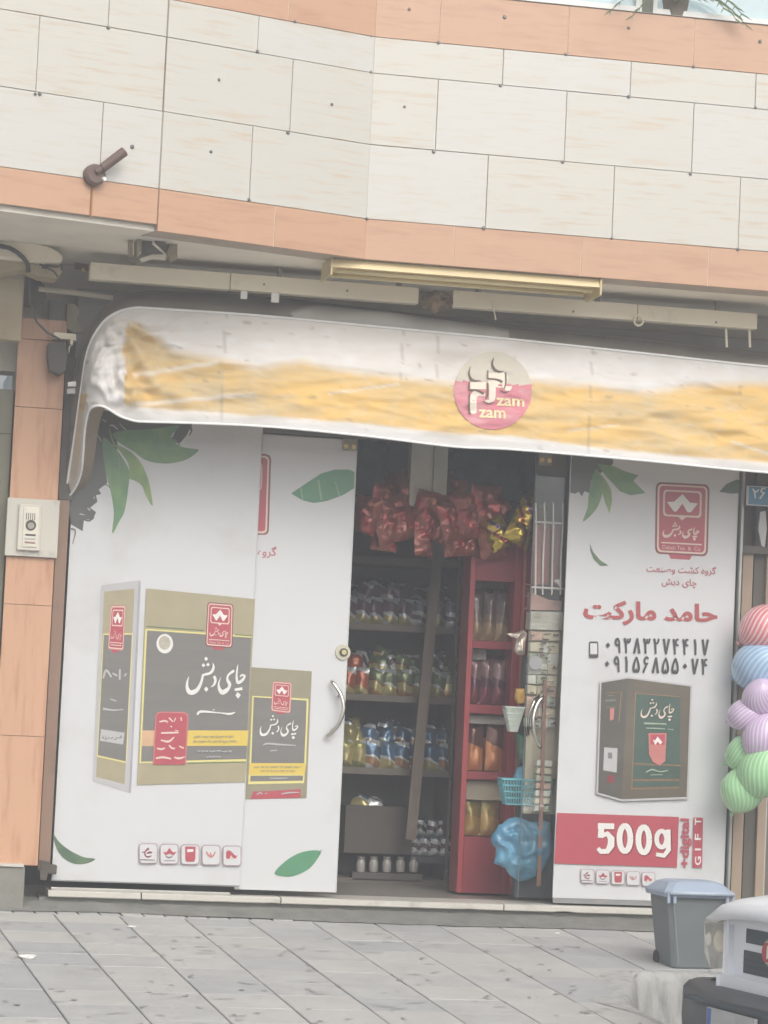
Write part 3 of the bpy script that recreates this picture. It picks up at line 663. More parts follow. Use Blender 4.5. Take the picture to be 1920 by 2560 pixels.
def awn_color(px, py, s, v):
    wht = Vector((.84, .81, .77)); yel = Vector((.86, .57, .20)); tanw = Vector((.68, .53, .30)); grime = Vector((.33, .27, .20))
    edge = 3*nz(px*.02, py*.05)+7*nz(px*.006, 1)+3*nz(px*.06, py*.06, 5)
    yu, yl = interp(YU, px), interp(YLo, px)
    m = max(0, min(1, (py-yu+16+edge)/26))*max(0, min(1, (yl+6-py+edge*.5)/7))
    if px < 312+10*nz(py*.02, 4): m = 0
    if s < NL*.72 and py > 985: m = max(0, min(1, (.80-v)/.1)) if s > 3 else .6
    # white fold streaks
    for (xa, ya, xb, yb, wd) in ((330, 940, 545, 905, 9), (330, 1012, 640, 985, 8), (1130, 0, 1131, 1, 1), (1420, 1078, 1550, 1062, 4), (1830, 1105, 1925, 1135, 6), (820, 985, 1000, 960, 4)):
        if xa < px < xb:
            yy = ya+(yb-ya)*(px-xa)/(xb-xa); m *= 1-.75*max(0, 1-abs(py-yy+3*nz(px*.03, 9))/wd)
    g = max(0, nz(px*.004, py*.02, 7))*.9
    y_ = yel.lerp(tanw, min(1, max(0, (.30 if px > 560 else .75)+.8*nz(px*.004, py*.02, 3)+.5*nz(px*.02, py*.07, 6))))
    wcol = wht.lerp(Vector((.88, .87, .85)), max(0, nz(px*.02, py*.04, 2))*1.5)
    c = wcol.lerp(y_, m)
    c = c.lerp(grime, min(.5, g*g*2.2)*(.8 if m < .5 else .35))
    cr_ = 1-abs(nz(px*.011+py*.004, py*.035-px*.006, 12))*14
    if cr_ > 0: c = c.lerp(wcol, cr_*.18*m)
    fl = nz(px*.03, py*.07, 21)
    if fl > .52: c = c.lerp(grime, min(.5, (fl-.52)*4))
    if py > yl-4 and px < 700: c = c.lerp(grime, .28*max(0, 1-px/700)*(1+nz(px*.03, py*.05)))
    for sx_ in (1005, 1093, 560, 1480):
        if abs(px-sx_-(py-900)*-.04) < 2.2 and v < (.5 if sx_ in (1005, 1093) else 1): c = c.lerp(grime, .35)
    if py > yl+14: c = c.lerp(Vector((.7, .69, .68)), .5)
    return c
aw = empty('awning', at(165, 1245, -.05), 'worn white and yellow fabric awning with a round emblem over the shop front', 'awning')
MV = 60
V = []; Fc = []; Cl = []
n = len(bB)
for i in range(n):
    for j in range(MV+1):
        v = j/MV; P = bB[i].lerp(bC[i], v)
        legk = min(1, max(0, (i-7)/46)); bel = math.sin(math.pi*v)
        P = P+Vector((0, -.04*bel*legk, .015*bel*legk))
        if i < NL: P += Vector((-.03*bel*legk*(1-i/NL), 0, 0))
        px, py = proj(P)
        amp = min(1, bel*1.6)
        d = .016*nz(px*.004, py*.030+px*.004)+.010*nz(px*.012, py*.05, 4)+.006*nz(px*.03, py*.06, 6)
        kk = max(0, 1-abs(px-330)/330)
        # folds running out of the left corner
        a = math.atan2(py-760, px-240); d += kk*.034*math.sin(a*17+2.5*nz(px*.01, py*.01))*min(1, math.hypot(px-240, py-760)/150)
        if px < 345: d += .045*max(0, 1-abs(nz(px*.022+py*.006, py*.016-px*.006, 41))*4.5)*min(1, (345-px)/50)*min(1, max(0, px-200)/25)+.02*nz(px*.04, py*.035, 43)
        if px < 520: d += .034*max(0, 1-abs(nz(px*.010+py*.004, py*.012-px*.003, 15))*6)*max(0, 1-abs(px-310)/210)
        d += .007*max(0, 1-abs(nz(px*.006, py*.03-px*.004, 31))*8)
        if 205 < px < 420: d += .040*(1-abs(abs(nz(px*.018, py*.014, 8))*2-.2))*max(0, 1-abs(px-290)/130)
        if px > 1500: d += .014*math.sin((py-1000-.45*(px-1500))*.06)*min(1, (px-1500)/250)
        P += Vector((0, -d*amp*legk, 0)); V.append(P); px, py = proj(P); Cl.append(awn_color(px, py, i, v))
for i in range(n-1):
    for j in range(MV):
        a = i*(MV+1)+j; Fc.append((a, a+1, a+MV+2, a+MV+1))
def vcol_mat(name, rough=.75, transl=.0):
    m = bpy.data.materials.new(name); m.use_nodes = True; N = m.node_tree.nodes; L = m.node_tree.links; p = N['Principled BSDF']
    c = N.new('ShaderNodeVertexColor'); c.layer_name = 'Col'; L.new(c.outputs[0], p.inputs['Base Color']); p.inputs['Roughness'].default_value = rough
    tr = N.new('ShaderNodeBsdfTranslucent'); L.new(c.outputs[0], tr.inputs[0]); mxs = N.new('ShaderNodeMixShader'); mxs.inputs[0].default_value = transl
    L.new(p.outputs[0], mxs.inputs[1]); L.new(tr.outputs[0], mxs.inputs[2]); L.new(mxs.outputs[0], N['Material Output'].inputs[0])
    b = N.new('ShaderNodeBump'); b.inputs['Strength'].default_value = .35; b.inputs['Distance'].default_value = .01
    t = N.new('ShaderNodeTexNoise'); t.inputs['Scale'].default_value = 9; t.inputs['Detail'].default_value = 5; mp = N.new('ShaderNodeMapping'); mp.inputs['Scale'].default_value = (1, 1, 2.5)
    g = N.new('ShaderNodeNewGeometry'); L.new(g.outputs['Position'], mp.inputs[0]); L.new(mp.outputs[0], t.inputs['Vector']); L.new(t.outputs['Fac'], b.inputs['Height']); L.new(b.outputs[0], p.inputs['Normal'])
    return m
def colorize(o, cols):
    ca = o.data.color_attributes.new('Col', 'FLOAT_COLOR', 'POINT')
    for k, c in enumerate(cols): ca.data[k].color = (c[0], c[1], c[2], 1)
fab = mobj('fabric', V, Fc, vcol_mat('awning_canvas', .75, .12), aw, True); colorize(fab, Cl)
awn_bvh = BVHTree.FromPolygons([tuple(v) for v in V], Fc)
def on_awn(px, py, up=.006):
    d = ray(px, py).normalized(); h = awn_bvh.ray_cast(CAM, d)
    if h[0] is None: return at(px, py, -1.0)
    return h[0]-d*up
# rear fabric between bow A and bow B: dark, soiled
V = []; Fc = []; Cl = []; MR = 12
for i in range(n):
    for j in range(MR+1):
        v = j/MR; P = bA[i].lerp(bB[i], v); px, py = proj(P)
        bulge = max(0, 1-abs(px-960)/300)*math.sin(math.pi*min(1, v*1.1))
        P += Vector((0, -.03*math.sin(math.pi*v)-.05*bulge, .03*bulge*(1-v))); V.append(P); px, py = proj(P)
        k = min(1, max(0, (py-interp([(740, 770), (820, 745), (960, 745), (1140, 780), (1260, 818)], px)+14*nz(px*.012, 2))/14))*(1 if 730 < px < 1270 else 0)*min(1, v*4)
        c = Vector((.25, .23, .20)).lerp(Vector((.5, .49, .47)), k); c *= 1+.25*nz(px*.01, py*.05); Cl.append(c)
for i in range(n-1):
    for j in range(MR):
        a = i*(MR+1)+j; Fc.append((a, a+1, a+MR+2, a+MR+1))
o = mobj('rear_fabric', V, Fc, bpy.data.materials['awning_canvas'], aw, True); colorize(o, Cl)
tubew = mat('awning_piping', S(240, 240, 238), .55, var=.05)
MB().tube([p+Vector((0, -.006, .003)) for p in bB[2::2]], .0075, 8).build('frame_bow', tubew, aw, True)
MB().tube([p+Vector((0, -.004, -.004)) for p in bC[::2]], .007, 8).build('hem', tubew, aw, True)
MB().tube([p for p in bA[::2]], .014, 8).build('rear_bow', mat('rear_bow_paint', S(120, 112, 98), .6), aw, True)
# underside flap inside the corner
V = []; Fc = []
for i in range(0, NL): V += [bC[i]+Vector((.004, .01, 0)), bC[i]+Vector((.06+.05*i/NL, .12, -.0+.02*i/NL))]
for i in range(NL-1): Fc.append((2*i, 2*i+1, 2*i+3, 2*i+2))
mobj('inner_valance', V, Fc, mat('valance_tan', S(150, 136, 118), .8), aw, True)
# round emblem, printed on the cloth
ze = Z(1120, 860, .1447)
def emb_disc(name, m, test, up):
    V = []; Fc = []; R_ = 672; cx_, cy_ = 775, 805; NR, NS = 22, 72; idx = {}
    for r_ in range(NR+1):
        for s_ in range(NS):
            a = 2*math.pi*s_/NS; x_, y_ = cx_+R_*r_/NR*math.cos(a), cy_+R_*r_/NR*math.sin(a); p = ze([(x_, y_)])[0]; V.append((x_, y_, on_awn(p[0], p[1], up)))
    for r_ in range(NR):
        for s_ in range(NS):
            q = (r_*NS+s_, r_*NS+(s_+1) % NS, (r_+1)*NS+(s_+1) % NS, (r_+1)*NS+s_)
            if test(sum(V[k][0] for k in q)/4, sum(V[k][1] for k in q)/4): Fc.append(q)
    return mobj(name, [v[2] for v in V], Fc, m, aw, True)
bnd = lambda x: interp([(0, 640), (350, 645), (700, 660), (1000, 690), (1100, 700), (1400, 690)], x)+25*nz(x*.01, 3)
emb_disc('emblem_top', mat('emblem_offwhite', S(204, 198, 184), .7, var=.05), lambda x, y: y < bnd(x), .006)
emb_disc('emblem_bottom', mat('emblem_pink', S(208, 128, 140), .7, scale=7, stretch=(1, 1, 4), col2=S(216, 168, 170), thr=(.45, .7)), lambda x, y: y >= bnd(x), .0061)
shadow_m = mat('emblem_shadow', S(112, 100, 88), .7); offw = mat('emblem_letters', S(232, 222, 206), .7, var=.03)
def plc(up): return lambda x, y, e: on_awn(*ze([(x, y)])[0], up+e)
ES = [[(390, 390, 6), (362, 500, 20), (400, 600, 26), (480, 637, 22), (560, 632, 8)], [(795, 230, 6), (762, 330, 22), (800, 430, 30), (880, 477, 24), (960, 474, 10)], [(690, 450, 14), (688, 590, 16), (700, 598, 16), (830, 612, 20), (940, 655, 26)],
    [(992, 490, 18), (1002, 640, 18), (975, 775, 10)], [(370, 650, 16), (366, 780, 18), (480, 795, 18), (620, 858, 30)], [(682, 670, 20), (684, 880, 20), (640, 950, 12)], [(600, 985, 8), (700, 1030, 14), (790, 1000, 8)], [(372, 850, 14), (366, 1150, 18), (395, 1222, 12)], [(900, 790, 8), (980, 832, 14), (1060, 810, 8)]]
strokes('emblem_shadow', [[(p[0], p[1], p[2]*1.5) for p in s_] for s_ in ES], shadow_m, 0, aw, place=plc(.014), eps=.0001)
strokes('emblem_letters', [[(440, 1205, 60), (440, 1150, 112), (440, 920, 112), (500, 850, 110), (600, 870, 70), (640, 880, 40)], [(385, 715, 120), (660, 720, 125)], [(690, 640, 90), (760, 690, 110), (765, 900, 110), (735, 985, 80), (640, 985, 20)], [(700, 540, 80), (960, 560, 130), (965, 720, 60), (1040, 770, 90), (1100, 730, 30)], [(740, 640, 90), (850, 690, 110), (950, 720, 80)]],
    offw, 0, aw, place=plc(.0085), eps=.0003)
ym = mat('emblem_latin', S(238, 222, 176), .7)
for (x0_, y0_, x1_, y1_) in ((835, 925, 1320, 1075), (530, 1125, 995, 1280)):
    Vt, Ft = text_geo('zam', .02); q_ = quadmap((x0_, y0_), (x1_, y0_+25), (x1_, y1_+10), (x0_, y1_-10))
    mb = MB(); mb.add([plc(.012)(*q_(a, b), 0) for a, b, _ in Vt], Ft); mb.build('emblem_latin', ym, aw)

# ================================================================== SHOP FRONT PANELS
def panel(name, x0, x1, y0, y1, z0, z1, label, cat, m=banner_white):
    e = empty(name, ((x0+x1)/2, y0, z0), label, cat)
    MB().box((x0, x1), (y0, y1), (z0, z1), .002).build('sheet', m, e); return e
zL = at(370, 2207, -.03).z; zD = at(740, 2228, 0).z; zR_ = at(1500, 2248, 0).z
Lp = panel('shop_window', -1.984, -.877, -.032, -.020, zL, 3.02, 'wide white printed glass panel with the large tea carton, at the left', 'glass panel')
Dp = panel('glass_door', -.905, -.295, -.004, .008, zD, at(760, 1092, 0).z, 'white printed glass door leaf with chrome handle, standing left of the open doorway', 'door')
Rp = panel('shop_window', 1.042, at(1832, 1615, 0).x, -.004, .008, zR_, 3.02, 'white printed glass panel with phone numbers and the red 500g band, at the right', 'glass panel')
YL_, YD_ = -.0322, -.0042
edge_m = mat('glass_edge', S(225, 228, 226), .2, var=.02)
MB().box((-.8768, -.8745), (-.034, -.018), (zL, 3.02)).build('glass_edge', edge_m, Lp)
MB().box((-.2948, -.2915), (-.006, .01), (zD, at(760, 1092, 0).z)).build('glass_edge', edge_m, Dp)
MB().box((1.0385, 1.0418), (-.006, .01), (zR_, 3.02)).build('glass_edge', edge_m, Rp)
MB().box((-1.984, -.877), (-.036, -.016), (zL-.006, zL-.0005)).build('bottom_trim', mat('panel_trim', S(150, 150, 148), .4, metal=.3), Lp)
MB().box((1.042, 2.12), (-.008, .012), (zR_-.03, zR_-.0005)).build('bottom_trim', bpy.data.materials['panel_trim'], Rp)

CAL = [[(248, 1590, 8), (215, 1680, 32), (208, 1790, 56), (245, 1880, 84), (315, 1892, 92), (395, 1850, 76), (450, 1760, 56), (485, 1670, 45), (500, 1600, 42), (508, 1560, 40)], [(495, 1568, 36), (570, 1550, 48), (640, 1530, 50), (692, 1470, 50), (708, 1400, 38), (690, 1335, 6)],
       [(715, 1585, 50), (742, 1650, 50), (730, 1720, 45), (695, 1770, 32), (655, 1792, 8)], [(1095, 1480, 44), (1050, 1512, 50), (1000, 1550, 36), (968, 1610, 36), (975, 1670, 56), (1008, 1730, 62), (1000, 1800, 52), (940, 1862, 80), (870, 1890, 90), (820, 1830, 62), (804, 1740, 34), (828, 1650, 14), (850, 1600, 5)],
       [(1168, 1368, 6), (1155, 1450, 30), (1143, 1550, 36), (1145, 1640, 46), (1168, 1706, 62), (1230, 1680, 56), (1282, 1620, 46), (1290, 1578, 42), (1240, 1568, 40), (1200, 1612, 12)]]
CALD = [[(530, 1260, 4), (566, 1260, 86), (602, 1260, 4)], [(482, 1382, 4), (518, 1382, 78), (554, 1382, 4)], [(566, 1370, 4), (602, 1370, 78), (638, 1370, 4)], [(526, 1832, 4), (568, 1832, 100), (612, 1832, 4)], [(1105, 1845, 50), (1250, 1822, 56)], [(1120, 1950, 4), (1165, 1950, 130), (1222, 1940, 4)]]
def calligraphy(q, m, Y, parent, k=1, nm='calligraphy'):
    sc = lambda st: [(*q((x-190)/1140, (y-1210)/820), w_*k) for x, y, w_ in st]
    strokes(nm, [sc(s_) for s_ in CAL], m, Y, parent, eps=.00003); strokes(nm+'_dots', [sc(s_) for s_ in CALD], m, Y, parent, curve=False)
def logo(q, Y, parent, small=False, px=134):
    """emblem in a unit box: maroon rim, cream line, red field, crown shape, calligraphy, two lines, tab"""
    qflat('logo_tab', [(.26, 1.0), (.70, 1.0), (.66, 1.06), (.30, 1.06)], q, red_print, Y, parent)
    qflat('logo_rim', rrect(0, 0, 1, 1, .09), q, maroon_print if not small else pink_print, Y, parent)
    qflat('logo_line', rrect(.035, .025, .965, .975, .075), q, cream_print, Y, parent)
    qflat('logo_field', rrect(.07, .05, .93, .95, .06), q, red_print, Y, parent)
    qflat('logo_frame', rrect(.14, .10, .86, .47, .06)[:], q, cream_print, Y, parent)
    if not small: qflat('logo_frame_tip', [(.42, .465), (.58, .465), (.5, .52)], q, cream_print, Y, parent)
    qflat('logo_inner', rrect(.175, .125, .825, .445, .05), q, red_print, Y, parent)
    qflat('logo_crown', [(.21, .27), (.345, .262), (.5, .15), (.64, .262), (.79, .27), (.66, .40), (.60, .40), (.5, .285), (.39, .40), (.345, .40)], q, white_print, Y, parent)
    calligraphy(lambda u, v: q(.14+u*.70, .55+v*.24), cream_print, Y, parent, k=px*.70/1140*1.0, nm='logo_script')
    qflat('logo_underline', [(.12, .83), (.88, .83), (.88, .85), (.12, .85)], q, cream_print, Y, parent)
    if not small: text('logo_caption', 'Dabsh Tea  &  Co', lambda u, v: q(.14+u*.72, .875+v*.055), cream_print, Y, parent)
    else: qflat('logo_underline', [(.15, .885), (.85, .885), (.85, .905), (.15, .905)], q, cream_print, Y, parent)
def F_(name, z, pts, m, Y, par, sm=False):
    P = z(pts)
    if sm:
        Q = P+[P[0]]; n_ = len(P); out = []
        for i in range(n_):
            p0, p1, p2, p3 = P[i-1], P[i], P[(i+1) % n_], P[(i+2) % n_]
            for j in range(4):
                t = j/4; out.append(tuple(.5*((2*b)+(-a+c)*t+(2*a-5*b+4*c-d)*t*t+(-a+3*b-3*c+d)*t**3) for a, b, c, d in zip(p0[:2], p1[:2], p2[:2], p3[:2])))
        P = out
    return flat(name, P, m, Y, par)
def St(name, z, sts, m, Y, par, curve=True): return strokes(name, [z(s_) for s_ in sts], m, Y, par, curve=curve)
def scribble(z, x0, x1, y, h, w_, m, Y, par, seed=0, nm='lettering'):
    """small illegible print line: the photograph shows only its rhythm"""
    r_ = random.Random(seed); L_ = []; x = x0
    while x < x1:
        l_ = r_.uniform(.06, .2)*(x1-x0); e = min(x+l_, x1)
        L_.append([(x, y+r_.uniform(-.2, .2)*h, w_*.6), ((x+e)/2, y+r_.uniform(-.1, .35)*h, w_), (e, y+r_.uniform(-.3, .1)*h, w_*.5)])
        if r_.random() < .6: xx = r_.uniform(x, e); L_.append([(xx, y-h*.5, w_*.6), (xx+2, y, w_*.8)])
        x = e+.02*(x1-x0)
    return St(nm, z, L_, m, Y, par)

# ---- left panel art
z8, z2, z5, z6, z1 = Z(160, 1020, .217), Z(220, 1440, .2532), Z(100, 1640, .4581), Z(340, 2080, .1688), Z(440, 1480, .1326)
a = (YL_, Lp)
F_('plant_silhouette', z8, [(330, 0), (640, 60), (1490, 130), (1470, 210), (1400, 330), (1340, 400), (1240, 350), (1300, 230), (960, 270), (600, 300), (620, 450), (560, 640), (475, 700), (500, 860), (400, 940), (430, 990), (350, 1010), (385, 1080), (300, 1150), (370, 1200), (330, 1290), (230, 1280), (215, 1420), (130, 1370), (80, 1340), (40, 1100), (40, 500), (100, 0)], black_print, *a)
St('plant_twigs', z8, [[(400, 930, 16), (475, 880, 14), (535, 930, 8)], [(350, 1000, 30), (370, 1080, 26), (330, 1060, 8)], [(180, 1260, 26), (260, 1200, 20), (300, 1250, 16), (360, 1210, 12)], [(80, 1390, 20), (130, 1420, 18), (100, 1567, 8)], [(220, 1280, 22), (290, 1300, 18), (350, 1260, 10)], [(1280, 340, 22), (1250, 370, 16), (1320, 400, 18), (1330, 430, 8)], [(1440, 200, 30), (1470, 260, 20), (1440, 320, 10)], [(1330, 320, 20), (1400, 310, 26), (1425, 260, 14)]], black_print, *a)
St('plant_highlights', z8, [[(520, 210, 8), (560, 200, 20), (620, 250, 14)], [(440, 130, 14), (490, 160, 10)], [(380, 300, 10), (430, 380, 12)], [(640, 180, 8), (720, 260, 14)], [(270, 1150, 10), (300, 1180, 16)], [(180, 1220, 14), (240, 1230, 10)], [(350, 1020, 10), (345, 1050, 8)]], halo_print, *a)
F_('leaf_print', z8, [(560, 300), (700, 258), (900, 250), (1100, 232), (1330, 200), (1235, 330), (1340, 440), (1470, 468), (1552, 486), (1440, 580), (1300, 625), (1150, 640), (950, 605), (800, 500), (640, 400)], green_print, *a, sm=True)
F_('leaf_print', z8, [(600, 430), (760, 500), (870, 610), (930, 720), (985, 880), (1022, 1130), (950, 1020), (900, 900), (820, 840), (745, 800), (740, 640)], mat('print_leaf_light', S(150, 176, 108), .3, scale=10, col2=S(118, 150, 100), thr=(.4, .7), coat=.4), *a, sm=True)
F_('leaf_print', z8, [(450, 350), (560, 430), (690, 600), (752, 740), (740, 920), (700, 1180), (640, 1300), (556, 1445), (575, 1220), (545, 1000), (500, 820), (460, 620)], green_print, *a, sm=True)
St('leaf_vein', z8, [[(560, 420, 10), (640, 640, 6), (600, 1200, 3)], [(600, 330, 8), (900, 420, 5), (1500, 490, 2)], [(520, 240, 10), (570, 400, 14), (640, 480, 8)], [(700, 470, 6), (850, 700, 5), (1000, 1080, 2)]], mat('print_vein', S(140, 168, 112), .3, coat=.4), *a)
F_('leaf_print', z5, [(72, 975), (110, 1020), (170, 1065), (240, 1098), (302, 1107), (262, 1130), (200, 1136), (140, 1112), (95, 1060)], green_dark, *a, sm=True)
# carton
F_('carton_side', z2, [(130, 92), (500, 42), (405, 2140), (45, 2025)], halo_print, *a)
F_('carton_edge', z2, [(500, 42), (522, 55), (425, 2140), (405, 2140)], mat('print_edge_grey', S(168, 168, 174), .3, coat=.4), *a)
F_('carton_side_gold', z2, [(160, 155), (460, 125), (362, 2055), (80, 1985)], gold_print, *a)
F_('carton_side_grey', z2, [(150, 580), (440, 578), (378, 1830), (95, 1772)], grey_print, *a)
St('carton_line', z2, [[(150, 575, 14), (440, 572, 14)], [(92, 1776, 14), (375, 1840, 14)], [(152, 580, 8), (92, 1776, 8)], [(438, 580, 8), (376, 1836, 8)]], pale_yellow, *a, curve=False)
logo(quadmap(*z2([(228, 288), (372, 288), (350, 738), (195, 722)])), *a, small=True, px=36)
St('lettering', z2, [[(150, 1010, 16), (180, 930, 22), (230, 1000, 18)], [(240, 960, 14), (290, 985, 20)], [(315, 920, 18), (312, 1025, 20)], [(360, 990, 14), (378, 960, 10)], [(148, 1310, 24), (250, 1325, 14), (350, 1318, 10)], [(220, 1215, 14), (280, 1235, 12)]], halo_print, *a)
F_('side_label', z2, [(128, 1512), (362, 1548), (346, 1664), (116, 1628)], halo_print, *a)
scribble(z2, 140, 330, 1600, 50, 10, grey_print, *a, seed=4)
F_('carton_gold', z2, [(575, 122), (1650, 228), (1552, 2032), (485, 2062)], gold_print, *a)
F_('carton_grey', z2, [(585, 540), (1612, 605), (1562, 1822), (522, 1836)], grey_print, *a)
St('carton_line', z2, [[(1615, 600, 20), (575, 528, 22), (515, 1840, 20), (1560, 1818, 22)]], pale_yellow, *a, curve=False)
St('carton_line_green', z2, [[(1140, 538, 12), (580, 498, 12)], [(1450, 580, 10), (1615, 590, 10)], [(980, 1850, 10), (1558, 1838, 10)]], mat('print_line_green', S(108, 126, 88), .3, coat=.4), *a, curve=False)
F_('carton_band', z2, [(538, 1525), (1585, 1525), (1574, 1676), (530, 1680)], yellow_print, *a)
F_('carton_band_tint', z2, [(538, 1525), (655, 1525), (648, 1678), (530, 1680)], mat('print_peach', S(214, 176, 140), .3, coat=.4), *a)
F_('seal', z2, [(758+82*math.cos(t*.2618), 668+96*math.sin(t*.2618)) for t in range(24)], white_print, *a)
F_('seal_inner', z2, [(756+58*math.cos(t*.2618), 660+68*math.sin(t*.2618)) for t in range(24)], mat('print_seal', S(186, 180, 164), .3, scale=40, var=.15, coat=.4), *a)
logo(quadmap(*z1([(595, 188), (1085, 228), (1062, 1058), (552, 1020)])), *a, px=65)
calligraphy(quadmap(*z1([(190, 1210), (1330, 1210), (1330, 2030), (190, 2030)])), white_print, *a, k=.1326)
St('lettering', z2, [[(1078, 1370, 20), (1120, 1338, 24), (1300, 1352, 12), (1400, 1362, 22), (1452, 1345, 10)], [(1230, 1325, 8), (1250, 1318, 8)]], white_print, *a)
F_('red_tag_rim', z2, [(640, 1862), (664, 1390), (676, 1352), (712, 1338), (950, 1342), (988, 1362), (992, 1400), (968, 1862)], pink_print, *a)
F_('red_tag', z2, [(652, 1862), (676, 1400), (686, 1366), (716, 1352), (946, 1356), (974, 1374), (978, 1404), (956, 1862)], red_print, *a)
St('lettering', z2, [[(705, 1440, 14), (760, 1430, 18), (790, 1445, 12)], [(800, 1400, 16), (840, 1440, 10)], [(918, 1395, 14), (922, 1430, 12)], [(865, 1400, 12), (850, 1440, 10)], [(815, 1480, 14), (828, 1492, 14)], [(720, 1550, 14), (800, 1548, 18), (895, 1545, 14)], [(860, 1525, 10), (890, 1530, 10)], [(720, 1620, 12), (790, 1635, 20), (830, 1610, 14), (850, 1590, 12)],
    [(680, 1700, 12), (720, 1710, 18), (760, 1700, 12)], [(800, 1670, 14), (830, 1700, 16), (860, 1700, 12)], [(900, 1680, 12), (945, 1700, 14)], [(670, 1800, 16), (740, 1790, 20), (820, 1805, 14)], [(850, 1790, 14), (900, 1800, 20), (955, 1785, 12)]], cream_print, *a)
scribble(z2, 1045, 1440, 1585, 22, 13, gold_print, *a, seed=2); scribble(z2, 1040, 1470, 1630, 22, 13, gold_print, *a, seed=8)
scribble(z2, 1080, 1420, 1728, 22, 12, halo_print, *a, seed=3); scribble(z2, 1170, 1310, 1785, 16, 12, halo_print, *a, seed=5)
# five brand icons
def icons(qz, Y, par, n_=5):
    for k, (x0_, yo) in enumerate(((45, 0), (355, 8), (665, 16), (975, 24), (1285, 34))[:n_]):
        f0 = rrect(x0_, 168+yo, x0_+275, 468+yo, 48); f1 = rrect(x0_+12, 180+yo, x0_+263, 456+yo, 42)
        F_('icon_frame', qz, f0, mat('print_icon_frame', S(168, 140, 146), .3, coat=.4), Y, par); F_('icon_field', qz, f1, banner_white, Y, par)
    St('icon_mark', qz, [[(90, 300, 16), (130, 295, 16), (160, 265, 26), (190, 240, 30)], [(130, 300, 22), (140, 350, 22), (185, 370, 20), (230, 350, 12)], [(160, 320, 12), (200, 300, 30), (240, 305, 14)]], maroon_print, Y, par)
    St('icon_mark', qz, [[(60, 410, 14), (285, 415, 14)], [(410, 425, 10), (580, 425, 10)], [(430, 350, 10), (490, 380, 24), (550, 350, 10)]], mat('print_icon_grey', S(130, 120, 122), .3, coat=.4), Y, par)
    F_('icon_mark', qz, [(400, 295), (450, 300), (497, 235), (545, 300), (600, 295), (560, 345), (500, 320), (440, 345)], red_print, Y, par)
    F_('icon_mark', qz, [(728, 215), (882, 215), (878, 400), (860, 440), (745, 440), (730, 400)], red_print, Y, par)
    F_('icon_highlight', qz, [(755, 255), (850, 255), (850, 290), (760, 300)], white_print, Y, par)
    St('icon_mark', qz, [[(1040, 290, 20), (1070, 340, 24), (1110, 370, 26), (1150, 340, 22), (1175, 290, 16)], [(1100, 300, 14), (1110, 350, 30)]], pink_print, Y, par)
    F_('icon_mark', qz, [(1335, 300), (1365, 270), (1400, 280), (1440, 320), (1470, 350), (1500, 345), (1480, 390), (1440, 390), (1410, 340), (1380, 400), (1335, 390)], red_print, Y, par)
    F_('icon_highlight', qz, [(1410, 355), (1440, 405), (1380, 405)], cream_print, Y, par)
icons(z6, *a)

# ---- door art
z7, z3 = Z(600, 1060, .2712), Z(600, 1640, .1718); a = (YD_, Dp)
F_('half_logo_rim', z7, [(120, 272), (235, 275), (272, 290), (287, 325), (265, 985), (252, 1012), (225, 1022), (100, 1022)], maroon_print, *a)
F_('half_logo_line', z7, [(120, 290), (232, 293), (260, 306), (270, 332), (250, 978), (240, 998), (218, 1008), (100, 1008)], cream_print, *a)
F_('half_logo_field', z7, [(120, 308), (228, 311), (245, 320), (254, 338), (233, 970), (226, 982), (212, 988), (100, 988)], red_print, *a)
St('half_logo_frame', z7, [[(150, 366, 12), (188, 370, 12), (200, 400, 12), (192, 590, 12), (150, 600, 12)]], cream_print, *a)
text('lettering', '\u0647\ufeed\ufeae\ufb94', quadmap(*z7([(165, 1128), (340, 1128), (335, 1240), (160, 1236)])), red_print, *a, bold=.01)
F_('leaf_print', z7, [(470, 640), (590, 560), (750, 455), (880, 420), (1000, 420), (1056, 440), (1054, 592), (950, 655), (800, 710), (680, 728), (580, 705)], green_blue, *a)
St('leaf_vein', z7, [[(560, 580, 10), (580, 700, 12)], [(722, 515, 14), (752, 700, 22)], [(878, 530, 8), (918, 665, 12)]], mat('print_vein_pale', S(148, 176, 150), .3, coat=.4), *a)
F_('leaf_print', z5, [(1280, 1186), (1330, 1128), (1400, 1082), (1470, 1062), (1532, 1066), (1515, 1105), (1470, 1160), (1400, 1196), (1340, 1205)], green_blue, *a, sm=True)
St('leaf_stem', z5, [[(1515, 1085, 5), (1538, 1058, 4)]], green_dark, *a)
F_('pack_face', z3, [(150, 162), (1045, 222), (968, 2068), (80, 2086)], mat('print_pack_gold', S(152, 146, 122), .3, var=.08, coat=.4), *a)
F_('pack_grey', z3, [(190, 600), (990, 640), (950, 1560), (150, 1560)], grey_print, *a)
St('pack_line', z3, [[(990, 636, 26), (190, 588, 26), (150, 1560, 26)], [(985, 636, 26), (948, 1560, 26)]], pale_yellow, *a, curve=False)
F_('pack_band', z3, [(140, 1560), (968, 1560), (938, 1728), (125, 1732)], yellow_print, *a)
F_('pack_strip_rim', z3, [(125, 1732), (940, 1728), (932, 1850), (118, 1866)], pale_yellow, *a)
F_('pack_strip', z3, [(155, 1742), (920, 1740), (915, 1815), (148, 1826)], grey_print, *a)
F_('pack_red', z3, [(190, 1975), (890, 1940), (880, 2062), (150, 2082)], red_print, *a)
logo(quadmap(*z3([(475, 365), (758, 388), (735, 835), (450, 800)])), *a, small=True, px=48)
calligraphy(quadmap(*z3([(290, 850), (862, 860), (855, 1225), (285, 1205)])), white_print, *a, k=.07)
